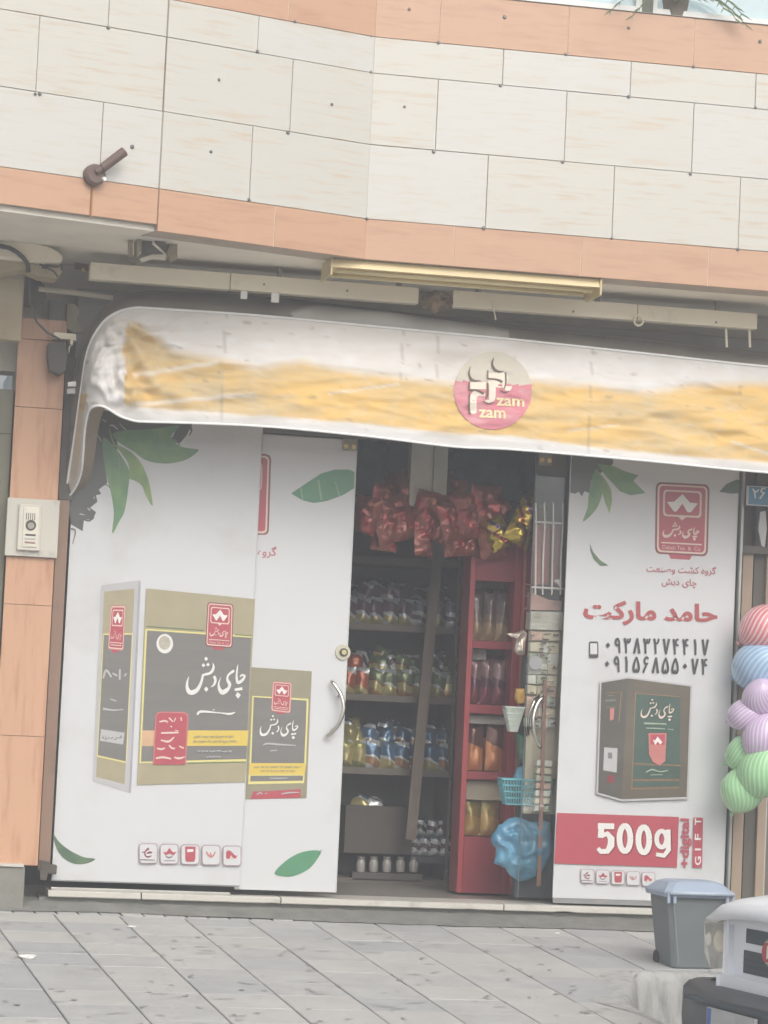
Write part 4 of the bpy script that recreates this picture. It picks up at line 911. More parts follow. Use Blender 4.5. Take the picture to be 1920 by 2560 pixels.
St('lettering', z3, [[(330, 1300, 10), (400, 1275, 26), (600, 1290, 24), (810, 1300, 14)], [(440, 1380, 18), (540, 1370, 14)], [(430, 1775, 14), (560, 1780, 18), (700, 1775, 10)], [(600, 2010, 14), (700, 1990, 22), (860, 1985, 14)], [(240, 2020, 12), (290, 1990, 20), (330, 2010, 12)], [(360, 2005, 14), (400, 1995, 10)]], halo_print, *a)
scribble(z3, 200, 890, 1612, 16, 20, gold_print, *a, seed=11); scribble(z3, 300, 800, 1670, 16, 16, gold_print, *a, seed=12)
# lock, handle, clamp on the door
lk = at(857, 1631, YD_-.001)
MB().disc(lk, (0, -1, 0), .048, .012, 28, .045).build('lock_plate', brass_chrome, Dp); MB().disc(lk+Vector((.003, -.012, 0)), (0, -1, 0), .026, .006, 20).build('lock_ring', dark_steel, Dp); MB().disc(lk+Vector((.003, -.018, 0)), (0, -1, 0), .018, .012, 20, .015).build('lock_cylinder', mat('brass', S(226, 214, 160), .25, metal=.9), Dp)
def arc_handle(pts, parent, off, nm='handle', r_=.0125):
    P = crspline([at(p[0], p[1], off) for p in pts], 8); n_ = len(P)
    P = [p+Vector((0, -.05*math.sin(math.pi*i/(n_-1))**.6, 0)) for i, p in enumerate(P)]
    MB().tube([P[0]+Vector((0, .05, 0))]+P if 0 else P, r_, 14).build(nm, chrome, parent, True)
    for i in (int(n_*.22), int(n_*.8)): MB().tube([P[i], Vector((P[i].x-.0, -off*0+(0 if off > -.02 else 0), P[i].z))+Vector((0, -.004, 0))], .008, 10).build('handle_post', dark_steel, parent)
arc_handle([(829, 1704), (848, 1735), (855, 1770), (846, 1803), (832, 1825), (817, 1841)], Dp, -.03)
cl = at(874, 1116, YD_)
MB().box((cl.x-.045, cl.x+.045), (-.02, .02), (cl.z-.028, cl.z+.05), .006).build('patch_fitting', mat('patch_metal', S(150, 146, 132), .35, metal=.7), Dp)
for dx_ in (-.026, .022): MB().disc((cl.x+dx_, -.0205, cl.z-.004), (0, -1, 0), .015, .006, 16).build('fitting_bolt', bpy.data.materials['brass'], Dp)

# ---- right panel art
zR, zR2, z4, zt = Z(1380, 1140, .3255), Z(1380, 1660, .3255), Z(1620, 1190, .1311), Z(1480, 1680, .1688); a = (YD_, Rp)
F_('plant_silhouette', zR, [(140, -120), (460, -60), (470, 60), (400, 110), (300, 190), (285, 285), (250, 270), (230, 310), (205, 275), (175, 290), (141, 280)], mat('print_plant_slate', S(92, 98, 92), .3, coat=.4), *a)
F_('leaf_print', zR, [(345, 60), (470, 75), (560, 118), (665, 148), (625, 190), (718, 285), (600, 302), (520, 270), (420, 160)], green_print, *a)
F_('leaf_print', zR, [(335, 95), (410, 180), (455, 260), (462, 340), (442, 445), (405, 350), (380, 250)], mat('print_leaf_light', S(0, 0, 0)), *a)
F_('leaf_print', zR, [(330, 110), (392, 210), (385, 300), (335, 415), (238, 505), (272, 400), (285, 280)], green_print, *a, sm=True)
F_('leaf_print', zR, [(290, 672), (318, 738), (370, 800), (436, 842), (372, 846), (318, 792), (294, 730)], green_dark, *a)
F_('leaf_print', zR, [(1285, 275), (1340, 215), (1420, 180), (1445, 190), (1440, 285), (1380, 290)], green_dark, *a)
logo(quadmap(*z4([(150, 112), (1175, 165), (1140, 1535), (132, 1480)])), *a, px=134)
text('lettering', '\ufe96\ufecc\ufee8\ufebb\ufeed \ufe96\ufeb8\ufb90 \u0647\ufeed\ufeae\ufb94', quadmap(*zR([(728, 828), (1262, 850), (1258, 925), (724, 905)])), red_print, *a, bold=.006)
text('lettering', '\ufeb6\ufe91\ufea9 \ufbfc\ufe8e\ufb7c', quadmap(*zR([(845, 935), (1112, 945), (1110, 1020), (842, 1008)])), red_print, *a, bold=.006)
hm = mat('print_shop_name', S(178, 84, 84), .3, var=.04, coat=.4)
text('shop_name', '\ufe96\ufb90\ufead\ufe8e\ufee3 \ufeaa\ufee3\ufe8e\ufea3', quadmap(*zR([(245, 1098), (1275, 1140), (1268, 1318), (240, 1292)])), hm, *a, bold=.035, perchar=True)
DG = {'0': [[(.5, .33, .04), (.5, .5, .34), (.5, .67, .04)]], '1': [[(.35, 0, .16), (.5, .3, .16), (.55, 1, .14)]], '7': [[(.1, 0, .17), (.5, 1, .14)], [(.9, 0, .17), (.5, 1, .14)]], '8': [[(.5, 0, .15), (.1, 1, .17)], [(.5, 0, .15), (.9, 1, .17)]],
      '2': [[(.12, 0, .16), (.3, .35, .16), (.42, 1, .13)], [(.25, .22, .13), (.5, .32, .14), (.72, .22, .14), (.82, 0, .14)]], '3': [[(.05, 0, .16), (.25, .35, .16), (.38, 1, .13)], [(.2, .2, .12), (.36, .3, .13), (.5, .2, .13), (.53, .04, .13)], [(.5, .2, .12), (.68, .3, .13), (.85, .2, .13), (.9, 0, .13)]],
      '4': [[(.1, 0, .16), (.28, .4, .16), (.38, 1, .13)], [(.88, .08, .13), (.62, .03, .14), (.46, .2, .14), (.6, .4, .14), (.9, .38, .13)]], '5': [[(.5, .0, .13), (.2, .4, .15), (.1, .75, .16), (.25, .95, .16), (.45, .9, .13), (.5, .75, .1)], [(.5, .0, .13), (.8, .4, .15), (.9, .75, .16), (.75, .95, .16), (.55, .9, .13), (.5, .75, .1)]],
      '6': [[(.85, .1, .13), (.5, .0, .15), (.25, .2, .15), (.4, .42, .14), (.8, .38, .13)], [(.62, .42, .14), (.35, .7, .15), (.1, 1, .15)]], '9': [[(.72, .3, .14), (.5, .05, .15), (.22, .15, .15), (.2, .38, .15), (.45, .5, .14), (.7, .4, .14)], [(.72, .25, .15), (.75, .6, .15), (.85, 1, .13)]]}
def digits(s, q, m, Y, par, cw, k):
    sts = []; n_ = len(s)
    for i, ch_ in enumerate(s):
        for st_ in DG[ch_]: sts.append([(*q((i+.16+.68*x)/n_, y), w_*k) for x, y, w_ in (smoothpath(st_, 4) if len(st_) > 3 else st_)])
    strokes('phone_number', sts, m, Y, par, curve=False)
digits('09383274417', quadmap(*zR([(395, 1395), (1215, 1410), (1212, 1532), (390, 1510)])), ink_print, *a, cw=24, k=34)
digits('09156855074', quadmap(*zR([(388, 1535), (1212, 1560), (1205, 1680), (384, 1655)])), ink_print, *a, cw=24, k=34)
F_('phone_icon', zR, rrect(285, 1425, 356, 1550, 10), ink_print, *a); F_('phone_icon_screen', zR, [(294, 1438), (347, 1438), (347, 1522), (294, 1522)], banner_white, *a)
F_('red_band', zR2, [(40, 1143), (975, 1175), (960, 1562), (18, 1532)], red_print, *a)
ell = lambda cx_, cy_, rx, ry, w_, n_=18: [(cx_+rx*math.cos(t*2*math.pi/n_), cy_+ry*(1 if 1 else 0)*math.sin(t*2*math.pi/n_), w_) for t in range(n_+1)]
f5 = [[[(352, 1243, 44), (478, 1247, 44)], [(382, 1225, 46), (374, 1335, 46)], [(376, 1318, 30), (425, 1304, 40), (455, 1340, 52), (452, 1395, 54), (425, 1438, 42), (375, 1440, 38), (352, 1415, 30)]], [ell(560, 1340, 42, 98, 44)], [ell(705, 1350, 42, 98, 44)], [ell(842, 1345, 38, 62, 36), [(892, 1272, 36), (894, 1430, 40), (860, 1472, 36), (800, 1462, 30)]]]
for nm_, m_, ex in (('weight_shadow', maroon_print, 12), ('weight_lettering', white_print, 0)):
    for g_ in f5:
        strokes(nm_, [zR2([(p[0]+ex*.4, p[1]+ex*.4, p[2]+ex) for p in s_]) for s_ in g_], m_, *a, curve=False)
text('lettering', '+digital', quadmap(*zR2([(985, 1565), (985, 1185), (1075, 1188), (1072, 1568)])), red_print, *a, bold=.03)
F_('gift_bar', zR2, [(1088, 1178), (1160, 1182), (1152, 1566), (1080, 1562)], red_print, *a)
for ch_, ya_, yb_ in (('G', 1545, 1478), ('I', 1432, 1416), ('F', 1352, 1304), ('T', 1236, 1184)): text('lettering', ch_, quadmap(*zR2([(1096, ya_), (1098, yb_), (1146, yb_), (1144, ya_)])), white_print, *a, bold=.02)
icons(lambda pts: [(1452+(p[0]-45)*.1255*.98, 2172+(p[1]-168)*.118+(p[0]-45)*.003)+tuple(v*.12 for v in p[2:3]) for p in pts], *a)
# olive tin
F_('tin_halo', zt, [(120, 140), (530, 70), (1485, 195), (1425, 1885), (440, 1915), (65, 1805)], halo_print, *a)
F_('tin_side', zt, [(140, 160), (530, 95), (440, 1885), (90, 1785)], tin_side, *a)
F_('tin_front', zt, [(530, 95), (1460, 215), (1400, 1850), (440, 1885)], tin_print, *a)
F_('tin_window', zt, [(645, 325), (1300, 375), (1300, 1380), (610, 1345)], tin_green, *a)
F_('tin_strip', zt, [(608, 1380), (1310, 1405), (1300, 1580), (600, 1580)], tin_green, *a); F_('tin_strip', zt, [(600, 1620), (1295, 1620), (1288, 1690), (596, 1700)], tin_green, *a)
tl = mat('print_tin_line', S(168, 132, 92), .3, coat=.4)
St('tin_line', zt, [[(1300, 368, 8), (645, 310, 12), (605, 1350, 10), (1315, 1385, 10)], [(600, 1600, 10), (1290, 1600, 10)], [(580, 1730, 10), (1290, 1710, 8)], [(200, 310, 8), (435, 295, 12), (400, 740, 8)], [(600, 1350, 8), (590, 1730, 8)]], tl, *a, curve=False)
St('tin_side_print', zt, [[(200, 425, 30), (350, 415, 26)], [(210, 520, 12), (350, 520, 12)], [(240, 350, 12), (330, 345, 10)]], mat('print_tin_faint', S(128, 130, 116), .3, coat=.4), *a, curve=False)
F_('tin_side_tag', zt, [(265, 540), (330, 535), (320, 700), (265, 720)], pink_print, *a); F_('tin_side_base', zt, [(235, 1530), (330, 1530), (330, 1640), (225, 1640)], maroon_print, *a)
F_('tin_side_label', zt, [(180, 1115), (378, 1130), (365, 1490), (165, 1455)], halo_print, *a); F_('tin_label_patch', zt, [(235, 1190), (300, 1195), (298, 1285), (235, 1280)], grey_print, *a)
calligraphy(quadmap(*zt([(725, 390), (1235, 395), (1215, 745), (720, 720)])), cream_print, *a, k=.062)
St('lettering', zt, [[(770, 760, 26), (920, 765, 24), (1100, 770, 20)], [(800, 830, 14), (930, 835, 18), (1080, 845, 12)], [(1120, 845, 10), (1205, 855, 10)], [(800, 1485, 16), (890, 1445, 22), (1000, 1475, 12), (1120, 1460, 16)], [(870, 1525, 10), (1040, 1520, 10)]], mat('print_tin_text', S(160, 180, 158), .3, coat=.4), *a)
F_('tin_shield', zt, [(835, 905), (1105, 905), (1085, 1320), (1000, 1385), (900, 1330), (845, 1220)], pink_print, *a)
F_('tin_shield_field', zt, [(865, 925), (1085, 925), (1070, 1080), (868, 1075)], red_print, *a)
F_('tin_crown', zt, [(900, 1000), (935, 1015), (970, 955), (1045, 1040), (1010, 1075), (975, 1030), (935, 1080)], white_print, *a)

# header rail above doors
hd = MB().box((-.87, 1.04), (-.03, .045), (at(760, 1090, 0).z+.004, 3.10), .004).build('door_header', mat('header_dark', S(96, 94, 86), .6)); tag(hd, 'dark door header rail hidden under the awning edge', 'rail')

# clear glass leaf behind the right panel with double handle
gl = empty('glass_door', (1.05, .05, .02), 'clear glass door leaf with a curved chrome handle, slid behind the right panel', 'door')
GX0 = at(1318, 1700, .06).x; zt0, zt1 = .012, at(1360, 1145, .06).z+.04
MB().box((GX0, 1.55), (.055, .065), (zt0, zt1)).build('glass_leaf', glass, gl)
MB().box((GX0-.004, GX0-.0005), (.054, .066), (zt0, zt1)).build('glass_edge', mat('glass_edge_dark', S(110, 120, 116), .3), gl)
arc_handle([(1356, 1741), (1338, 1762), (1328, 1795), (1330, 1830), (1341, 1856), (1350, 1868)], gl, .02)
arc_handle([(1346, 1738), (1328, 1760), (1317, 1795), (1319, 1838)], gl, .10, 'inner_handle', .010)
cl = at(1362, 1150, .05)
MB().box((cl.x-.044, cl.x+.044), (.035, .085), (cl.z-.035, cl.z+.045), .006).build('patch_fitting', bpy.data.materials['patch_metal'], gl)
for dx_ in (-.022, .024): MB().disc((cl.x+dx_, .0345, cl.z-.004), (0, -1, 0), .015, .006, 16).build('fitting_bolt', bpy.data.materials['brass'], gl)
#PART4
# ================================================================== SHOP INTERIOR
RX0, RX1, RY1, RZ1 = -2.15, 2.3, 2.9, 3.15
MB().box((RX0, RX1), (.251, RY1), (-.1, -.014)).build('shop_floor', mat('shop_floor_tile', S(146, 140, 130), .35, var=.1, scale=3)); tag(bpy.data.objects['shop_floor'], kind='structure')
iw = mat('shop_wall_paint', S(196, 204, 200), .8, var=.06, scale=2)
MB().box((RX0, RX1), (RY1, RY1+.1), (-.1, RZ1)).build('back_wall', iw); tag(bpy.data.objects['back_wall'], kind='structure')
MB().box((RX0-.1, RX0), (.301, RY1+.1), (-.1, RZ1)).build('side_wall', iw); tag(bpy.data.objects['side_wall'], kind='structure')
o = MB().box((RX1, RX1+.1), (.051, RY1+.1), (-.1, RZ1)).build('side_wall', iw); tag(o, kind='structure')
MB().box((RX0-.1, RX1+.1), (.302, RY1+.1), (RZ1, RZ1+.1)).build('ceiling', mat('shop_ceiling', S(190, 198, 194), .9)); tag(bpy.data.objects['ceiling'], kind='structure')

# ---- packets of snacks
def packet_mesh(name, w_, h_, d_, seed, m, stand=True, crump=0):
    nx, nz_ = (16, 20) if crump else (8, 10); V = []; F = []
    for side in (0, 1):
        for j in range(nz_+1):
            v = j/nz_; pinch = min(1, v/.16)*min(1, (1-v)/.16)
            for i in range(nx+1):
                u = i/nx; b = (math.sin(math.pi*u)**.7)*(pinch**.6)
                wr = .012*noise.noise(Vector((u*5+seed, v*6, side*3)))+.02*noise.noise(Vector((u*2+seed, v*2, side*5+9)))
                y = (-1 if side == 0 else 1)*(d_/2*b)+wr*(.3+b)*min(1, w_/.15)
                if crump: y += crump*b*(abs(noise.noise(Vector((u*7+seed, v*8, side*3+2))))*2-.5)+crump*.6*b*noise.noise(Vector((u*15+seed, v*17, side)))
                ww = w_*(1-.10*b); x = (u-.5)*ww+.006*noise.noise(Vector((v*8, seed, 1)))
                z = v*h_+(.010*noise.noise(Vector((u*7, seed, 4))) if v > .9 else 0)
                V.append((x, y if 0 < i < nx and 0 < j < nz_ else wr*.3, z))
    W = nx+1; off = W*(nz_+1)
    for j in range(nz_):
        for i in range(nx):
            a = j*W+i; F.append((a, a+1, a+W+1, a+W)); F.append((off+a, off+a+W, off+a+W+1, off+a+1))
    me = bpy.data.meshes.new(name); me.from_pydata(V, [], F); me.materials.append(m)
    for p in me.polygons: p.use_smooth = True
    return me
def foil(name, stops, rough=.32, metal=.35, ang=.35):
    """printed foil: horizontal colour fields by height (object space, 0..1 over ~0.2 m)"""
    if name in MATS: return MATS[name]
    m = bpy.data.materials.new(name); m.use_nodes = True; N = m.node_tree.nodes; L = m.node_tree.links; p = N['Principled BSDF']
    p.inputs['Roughness'].default_value = rough; p.inputs['Metallic'].default_value = metal; p.inputs['Coat Weight'].default_value = .3
    t = N.new('ShaderNodeTexCoord'); s_ = N.new('ShaderNodeSeparateXYZ'); L.new(t.outputs['Object'], s_.inputs[0])
    nzt = N.new('ShaderNodeTexNoise'); nzt.inputs['Scale'].default_value = 14; L.new(t.outputs['Object'], nzt.inputs['Vector'])
    a = N.new('ShaderNodeMath'); a.operation = 'MULTIPLY_ADD'; L.new(s_.outputs['Z'], a.inputs[0]); a.inputs[1].default_value = 5
    b = N.new('ShaderNodeMath'); b.operation = 'MULTIPLY_ADD'; L.new(s_.outputs['X'], b.inputs[0]); b.inputs[1].default_value = ang*5; b.inputs[2].default_value = -.12
    c = N.new('ShaderNodeMath'); c.operation = 'MULTIPLY_ADD'; L.new(nzt.outputs['Fac'], c.inputs[0]); c.inputs[1].default_value = .25; L.new(b.outputs[0], c.inputs[2]); L.new(c.outputs[0], a.inputs[2])
    cr = N.new('ShaderNodeValToRGB'); cr.color_ramp.interpolation = 'CONSTANT'
    while len(cr.color_ramp.elements) < len(stops): cr.color_ramp.elements.new(.5)
    for e, (q_, col) in zip(cr.color_ramp.elements, stops): e.position = q_; e.color = col
    L.new(a.outputs[0], cr.inputs[0]); L.new(cr.outputs[0], p.inputs['Base Color']); MATS[name] = m; return m
Wt, Pu, Ye, Gr, Or, Bl, Rd, Db, Ol = S(226, 230, 230), S(128, 106, 122), S(200, 188, 130), S(132, 146, 106), S(190, 148, 104), S(96, 128, 156), S(160, 84, 84), S(104, 114, 124), S(176, 160, 108)
FM = {'violet': foil('foil_violet', [(0, Wt), (.08, Ye), (.3, Wt), (.42, Pu), (.8, Wt)]), 'violet2': foil('foil_violet_white', [(0, Ye), (.25, Wt), (.35, Pu), (.74, Db), (.84, Wt)]),
      'green': foil('foil_green', [(0, Or), (.2, Ye), (.45, Rd), (.5, Gr), (.86, Wt)]), 'green2': foil('foil_green_white', [(0, Ye), (.35, Wt), (.42, Gr), (.8, Wt)]), 'red': foil('foil_orange_red', [(0, Ye), (.3, S(190, 110, 80)), (.8, Wt)]),
      'blue': foil('foil_blue', [(0, Wt), (.1, Or), (.34, Wt), (.42, Bl), (.82, Wt)]), 'blue2': foil('foil_blue_plain', [(0, Ye), (.3, Wt), (.38, Bl), (.86, Db)]), 'yellow': foil('foil_yellow', [(0, S(150, 150, 100)), (.2, Ye), (.7, S(178, 176, 110)), (.9, Wt)]),
      'grey': foil('foil_grey', [(0, Wt), (.2, S(110, 90, 92)), (.35, Wt), (.5, Db), (.8, Wt)]), 'orange': foil('foil_orange_pouch', [(0, S(208, 140, 92)), (.8, S(110, 74, 62))]), 'olive': foil('foil_olive_pouch', [(0, S(184, 152, 90)), (.62, S(150, 132, 74)), (1, Ol)]), 'dark': foil('foil_dark_plum', [(0, S(128, 66, 74)), (.45, S(92, 60, 72)), (.8, S(140, 110, 110))]),
      'cream': foil('foil_cream_pouch', [(0, S(164, 142, 112)), (.5, S(126, 110, 94)), (.8, S(104, 88, 88))])}
PK = {}
def packet(kind, x, y, z, w_=.115, h_=.2, d_=.06, rz=0, rx=0, ry=0, label=None, group=None, var=0):
    key = (kind, round(w_, 3), round(h_, 3), var)
    if key not in PK: PK[key] = packet_mesh('snack_packet', w_, h_, d_, len(PK)*1.7+var*3.1, FM[kind], crump=.013 if kind in ('hred', 'gold') else .0)
    o = bpy.data.objects.new('snack_packet', PK[key]); COL.objects.link(o); o.location = (x, y, z); o.rotation_euler = (rx, ry, rz)
    return tag(o, label or 'snack packet', 'packet', group)
rp = random.Random(11)

# ---- shelf unit
SY = 1.42
su = empty('shelf_unit', (-.6, SY, 0), 'dark open shelving with rows of snack packets seen through the doorway', 'shelf')
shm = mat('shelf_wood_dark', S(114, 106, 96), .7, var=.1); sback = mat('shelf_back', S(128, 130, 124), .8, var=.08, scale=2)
sx0, sx1 = -.95, at(1140, 1700, SY).x
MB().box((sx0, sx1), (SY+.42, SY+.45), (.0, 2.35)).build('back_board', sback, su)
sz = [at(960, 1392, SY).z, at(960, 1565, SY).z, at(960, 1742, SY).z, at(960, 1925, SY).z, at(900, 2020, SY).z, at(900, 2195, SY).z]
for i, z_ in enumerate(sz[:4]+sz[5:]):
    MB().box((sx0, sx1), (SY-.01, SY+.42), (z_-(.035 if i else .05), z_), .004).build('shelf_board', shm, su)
MB().box((sx1-.018, sx1), (SY+0.001, SY+.42), (0, 2.36)).build('side_board', shm, su)
for z_ in sz[1:4]: MB().box((sx0, sx1-.03), (SY-.022, SY-.012), (z_-.03, z_+.012)).build('price_strip', mat('price_strip', S(120, 112, 100), .5), su)
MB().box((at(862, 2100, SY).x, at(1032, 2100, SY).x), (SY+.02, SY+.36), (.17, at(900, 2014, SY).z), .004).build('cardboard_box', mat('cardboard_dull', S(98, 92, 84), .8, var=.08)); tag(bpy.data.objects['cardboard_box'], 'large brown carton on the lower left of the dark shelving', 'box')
Gp = 'snack packets stood in rows on the shelving'
colname = {'violet': 'violet and white', 'violet2': 'violet topped', 'green': 'green and orange', 'green2': 'green and white', 'red': 'orange red', 'blue': 'blue and white', 'blue2': 'deep blue', 'yellow': 'yellow', 'grey': 'white and grey'}
ords = ['leftmost', 'second from the left', 'third from the left', 'fourth from the left', 'fifth from the left', 'sixth from the left', 'seventh from the left', 'eighth from the left', 'ninth from the left']
for ri, (zi, pxs, seq, rowname) in enumerate(((1, [868, 905, 942, 978, 1014, 1050, 1098, 1132], ['violet', 'violet', 'violet2', 'violet', 'violet2', 'grey', 'violet', 'grey'], 'upper shelf'),
    (2, [866, 900, 938, 975, 1014, 1050, 1092, 1128], ['red', 'red', 'green', 'green2', 'green', 'green2', 'green2', 'green'], 'middle shelf'),
    (3, [864, 898, 932, 968, 1004, 1040, 1078, 1112], ['yellow', 'yellow', 'blue', 'blue2', 'blue', 'blue', 'blue2', 'blue'], 'lower shelf'))):
    pyz = {1: 1560, 2: 1740, 3: 1920}[zi]
    for k, (px, kd) in enumerate(zip(pxs, seq)):
        x = at(px, pyz, SY+.05).x
        packet(kd, x, SY+.06, sz[zi]+.001, w_=.102, h_=.185, rz=rp.uniform(-.5, .5), rx=rp.uniform(-.12, .05), ry=rp.uniform(-.08, .08), var=k % 2, label='%s packet, front row, %s on the %s' % (colname[kd], ords[k], rowname), group=Gp)
        packet(kd, x+rp.uniform(-.02, .02), SY+.16, sz[zi]+.115, w_=.102, h_=.17, rz=rp.uniform(-.4, .4), rx=rp.uniform(-.5, .1), ry=rp.uniform(-.25, .25), var=(k+1) % 2, label='%s packet, raised back row, %s on the %s' % (colname[kd], ords[k], rowname), group=Gp)
        if k != 5: packet('grey' if (k+ri) % 3 else kd, x+rp.uniform(-.02, .02), SY+.22, sz[zi]+.19, w_=.10, h_=.15, rz=rp.uniform(-.6, .6), rx=rp.uniform(-.9, -.2), ry=rp.uniform(-.5, .5), var=k % 2, label='packet heaped on top at the back, %s on the %s' % (ords[k], rowname), group=Gp)
        MB().box((x-.046, x+.046), (SY+.12, SY+.19), (sz[zi]+.001, sz[zi]+.074)).build('packet_carton', mat('packet_carton', S(150, 146, 130), .8), su) if 0 else None
for zi in (1, 2, 3): MB().box((sx0+.03, sx1-.03), (SY+.115, SY+.26), (sz[zi]+.0005, sz[zi]+.114)).build('display_riser', mat('display_riser', S(130, 128, 112), .8, var=.1), su)
for k, px in enumerate((1040, 1066, 1092, 1118)):
    packet('grey', at(px, 2135, SY).x, SY+.05, at(1080, 2140, SY).z, w_=.075, h_=.13, rz=rp.uniform(-.3, .3), rx=rp.uniform(-.1, .1), label='white and grey packet on the low stand, %s' % ords[k], group=Gp)
    packet('grey', at(px-6, 2135, SY).x, SY+.12, at(1080, 2095, SY).z, w_=.075, h_=.12, rz=rp.uniform(-.4, .4), rx=rp.uniform(-.4, .2), var=1, label='white and grey packet heaped behind on the low stand, %s' % ords[k], group=Gp)
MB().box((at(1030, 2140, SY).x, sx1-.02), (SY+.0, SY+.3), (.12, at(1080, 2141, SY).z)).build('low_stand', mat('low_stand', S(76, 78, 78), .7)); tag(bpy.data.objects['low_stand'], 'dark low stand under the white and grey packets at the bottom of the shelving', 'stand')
# folded pale things on the dark lower shelf
for k, (px, kd) in enumerate(((905, 'blue2'), (945, 'grey'))):
    packet(kd, at(px, 2012, SY).x, SY+.1, at(900, 2016, SY).z, w_=.12, h_=.11, rx=-1.1, rz=rp.uniform(-.4, .4), label='dim flattened packet lying on the big brown carton, %s of two' % ('left' if k == 0 else 'right'))
# jars
gj = mat('jar_glass_milky', S(176, 172, 164), .15, var=.1, coat=.5); jl = mat('jar_lid', S(150, 146, 140), .4, metal=.4)
for k, px in enumerate((901, 933, 966, 1000, 1033)):
    p = at(px, 2181, SY+.02); j = empty('glass_jar', p, 'small glass jar on the bottom shelf, %s of five' % ['leftmost', 'second', 'middle', 'fourth', 'rightmost'][k], 'jar', 'glass jars in a row on the bottom shelf')
    h_ = .095; MB().tube([p+Vector((0, 0, t*h_)) for t in (0, .08, .7, .82, .9)], [.024, .030, .030, .024, .023], 14).build('body', gj, j, True)
    MB().tube([p+Vector((0, 0, .9*h_)), p+Vector((0, 0, 1.08*h_))], .026, 14).build('lid', jl, j)
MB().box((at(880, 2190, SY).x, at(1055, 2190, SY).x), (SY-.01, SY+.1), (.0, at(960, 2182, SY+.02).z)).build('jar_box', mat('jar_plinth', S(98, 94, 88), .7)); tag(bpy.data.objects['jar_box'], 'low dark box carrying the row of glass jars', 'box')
# wooden post leaning in front
o = MB().prism([at(1088, 1330, 1.2), at(1113, 1332, 1.2), at(1040, 2100, 1.2), at(1014, 2098, 1.2)], (0, .04, 0)).build('wooden_post', mat('post_wood', S(122, 110, 98), .7, scale=5, stretch=(6, 6, .6), col2=S(104, 90, 80))); tag(o, 'slim brown wooden post standing in front of the shelving', 'post')
pz = MB(); p0, p1 = at(1030, 1100, .5), at(1115, 1230, .5)
o = pz.box((p0.x, p1.x-.09), (.5, .6), (p1.z-.1, 3.149), .003).build('white_pillar', mat('pillar_cream', S(206, 202, 186), .7, var=.06)); tag(o, 'pale boxed pillar at the top of the doorway behind the red bags', 'pillar')
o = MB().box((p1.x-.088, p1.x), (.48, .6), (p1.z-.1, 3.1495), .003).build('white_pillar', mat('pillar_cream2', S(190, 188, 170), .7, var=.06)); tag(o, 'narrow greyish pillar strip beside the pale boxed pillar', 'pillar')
# dark top fittings: hanging cloth masses in the dusk of the ceiling
for k, (px, py, s_) in enumerate(((905, 1200, .20), (1200, 1180, .26))):
    p = at(px, py, 2.2); bm = bmesh.new(); bmesh.ops.create_icosphere(bm, subdivisions=4, radius=1)
    for v in bm.verts:
        kk = 1+.5*noise.noise(v.co*1.6+Vector((k*5, 0, 0))); v.co = Vector((v.co.x*s_*kk*1.2, v.co.y*.15, v.co.z*s_*kk*1.3))+p
    o = MB().bm(bm).build('storage_bundle', mat('bundle_dark', S(124, 138, 134), .7, var=.25, scale=6)); tag(o, 'dark wrapped bundle stored high under the shop ceiling, '+('left' if k == 0 else 'right')+' of the pale pillar', 'bundle')

# ---- red display rack
RYk = .55
rk = empty('display_rack', (at(1210, 2230, RYk).x, RYk, 0), 'tall red snack display rack with pouches in its compartments', 'rack')
redm = mat('rack_red', S(160, 60, 64), .45, var=.08, scale=4, coat=.2); redd = mat('rack_red_deep', S(140, 50, 58), .5, var=.1)
rx0, rx1 = at(1160, 1800, RYk).x, at(1290, 1800, RYk).x; rzt = at(1200, 1300, RYk).z
MB().box((rx0, rx0+.035), (RYk, RYk+.22), (0, rzt), .004).build('side_frame', redm, rk); MB().box((rx1-.045, rx1), (RYk, RYk+.3), (0, rzt), .004).build('side_frame', redm, rk)
MB().box((rx0+.035, rx1-.045), (RYk+.27, RYk+.3), (0, rzt)).build('back_panel', mat('rack_back', S(150, 146, 136), .7), rk)
cz = [(1301, 1452), (1602, 1622), (1762, 1785), (1930, 1950), (2094, 2235)]
for ya_, yb_ in cz:
    z1_, z0_ = at(1215, ya_, RYk).z, max(.0, at(1215, yb_, RYk).z)
    MB().box((rx0+.0355, rx1-.0455), (RYk+.004, RYk+.06 if ya_ != 1301 else RYk+.05), (z0_, z1_), .003).build('front_rail', redd, rk)
    MB().box((rx0+.0355, rx1-.0455), (RYk+.06, RYk+.269), (z1_-.012, z1_)).build('shelf_board', redd, rk)
MB().box((rx1+.003, rx1+.02), (RYk-.02, RYk+.3), (0, rzt+.1), .002).build('trim', mat('rack_trim_pink', S(200, 110, 100), .4), rk)
side = MB().prism([at(*p, RYk+.02) for p in [(1296, 1262), (1345, 1258), (1330, 1700), (1318, 2238), (1262, 2236), (1285, 1700)]], (0, .05, 0)).build('side_panel', redm, rk)
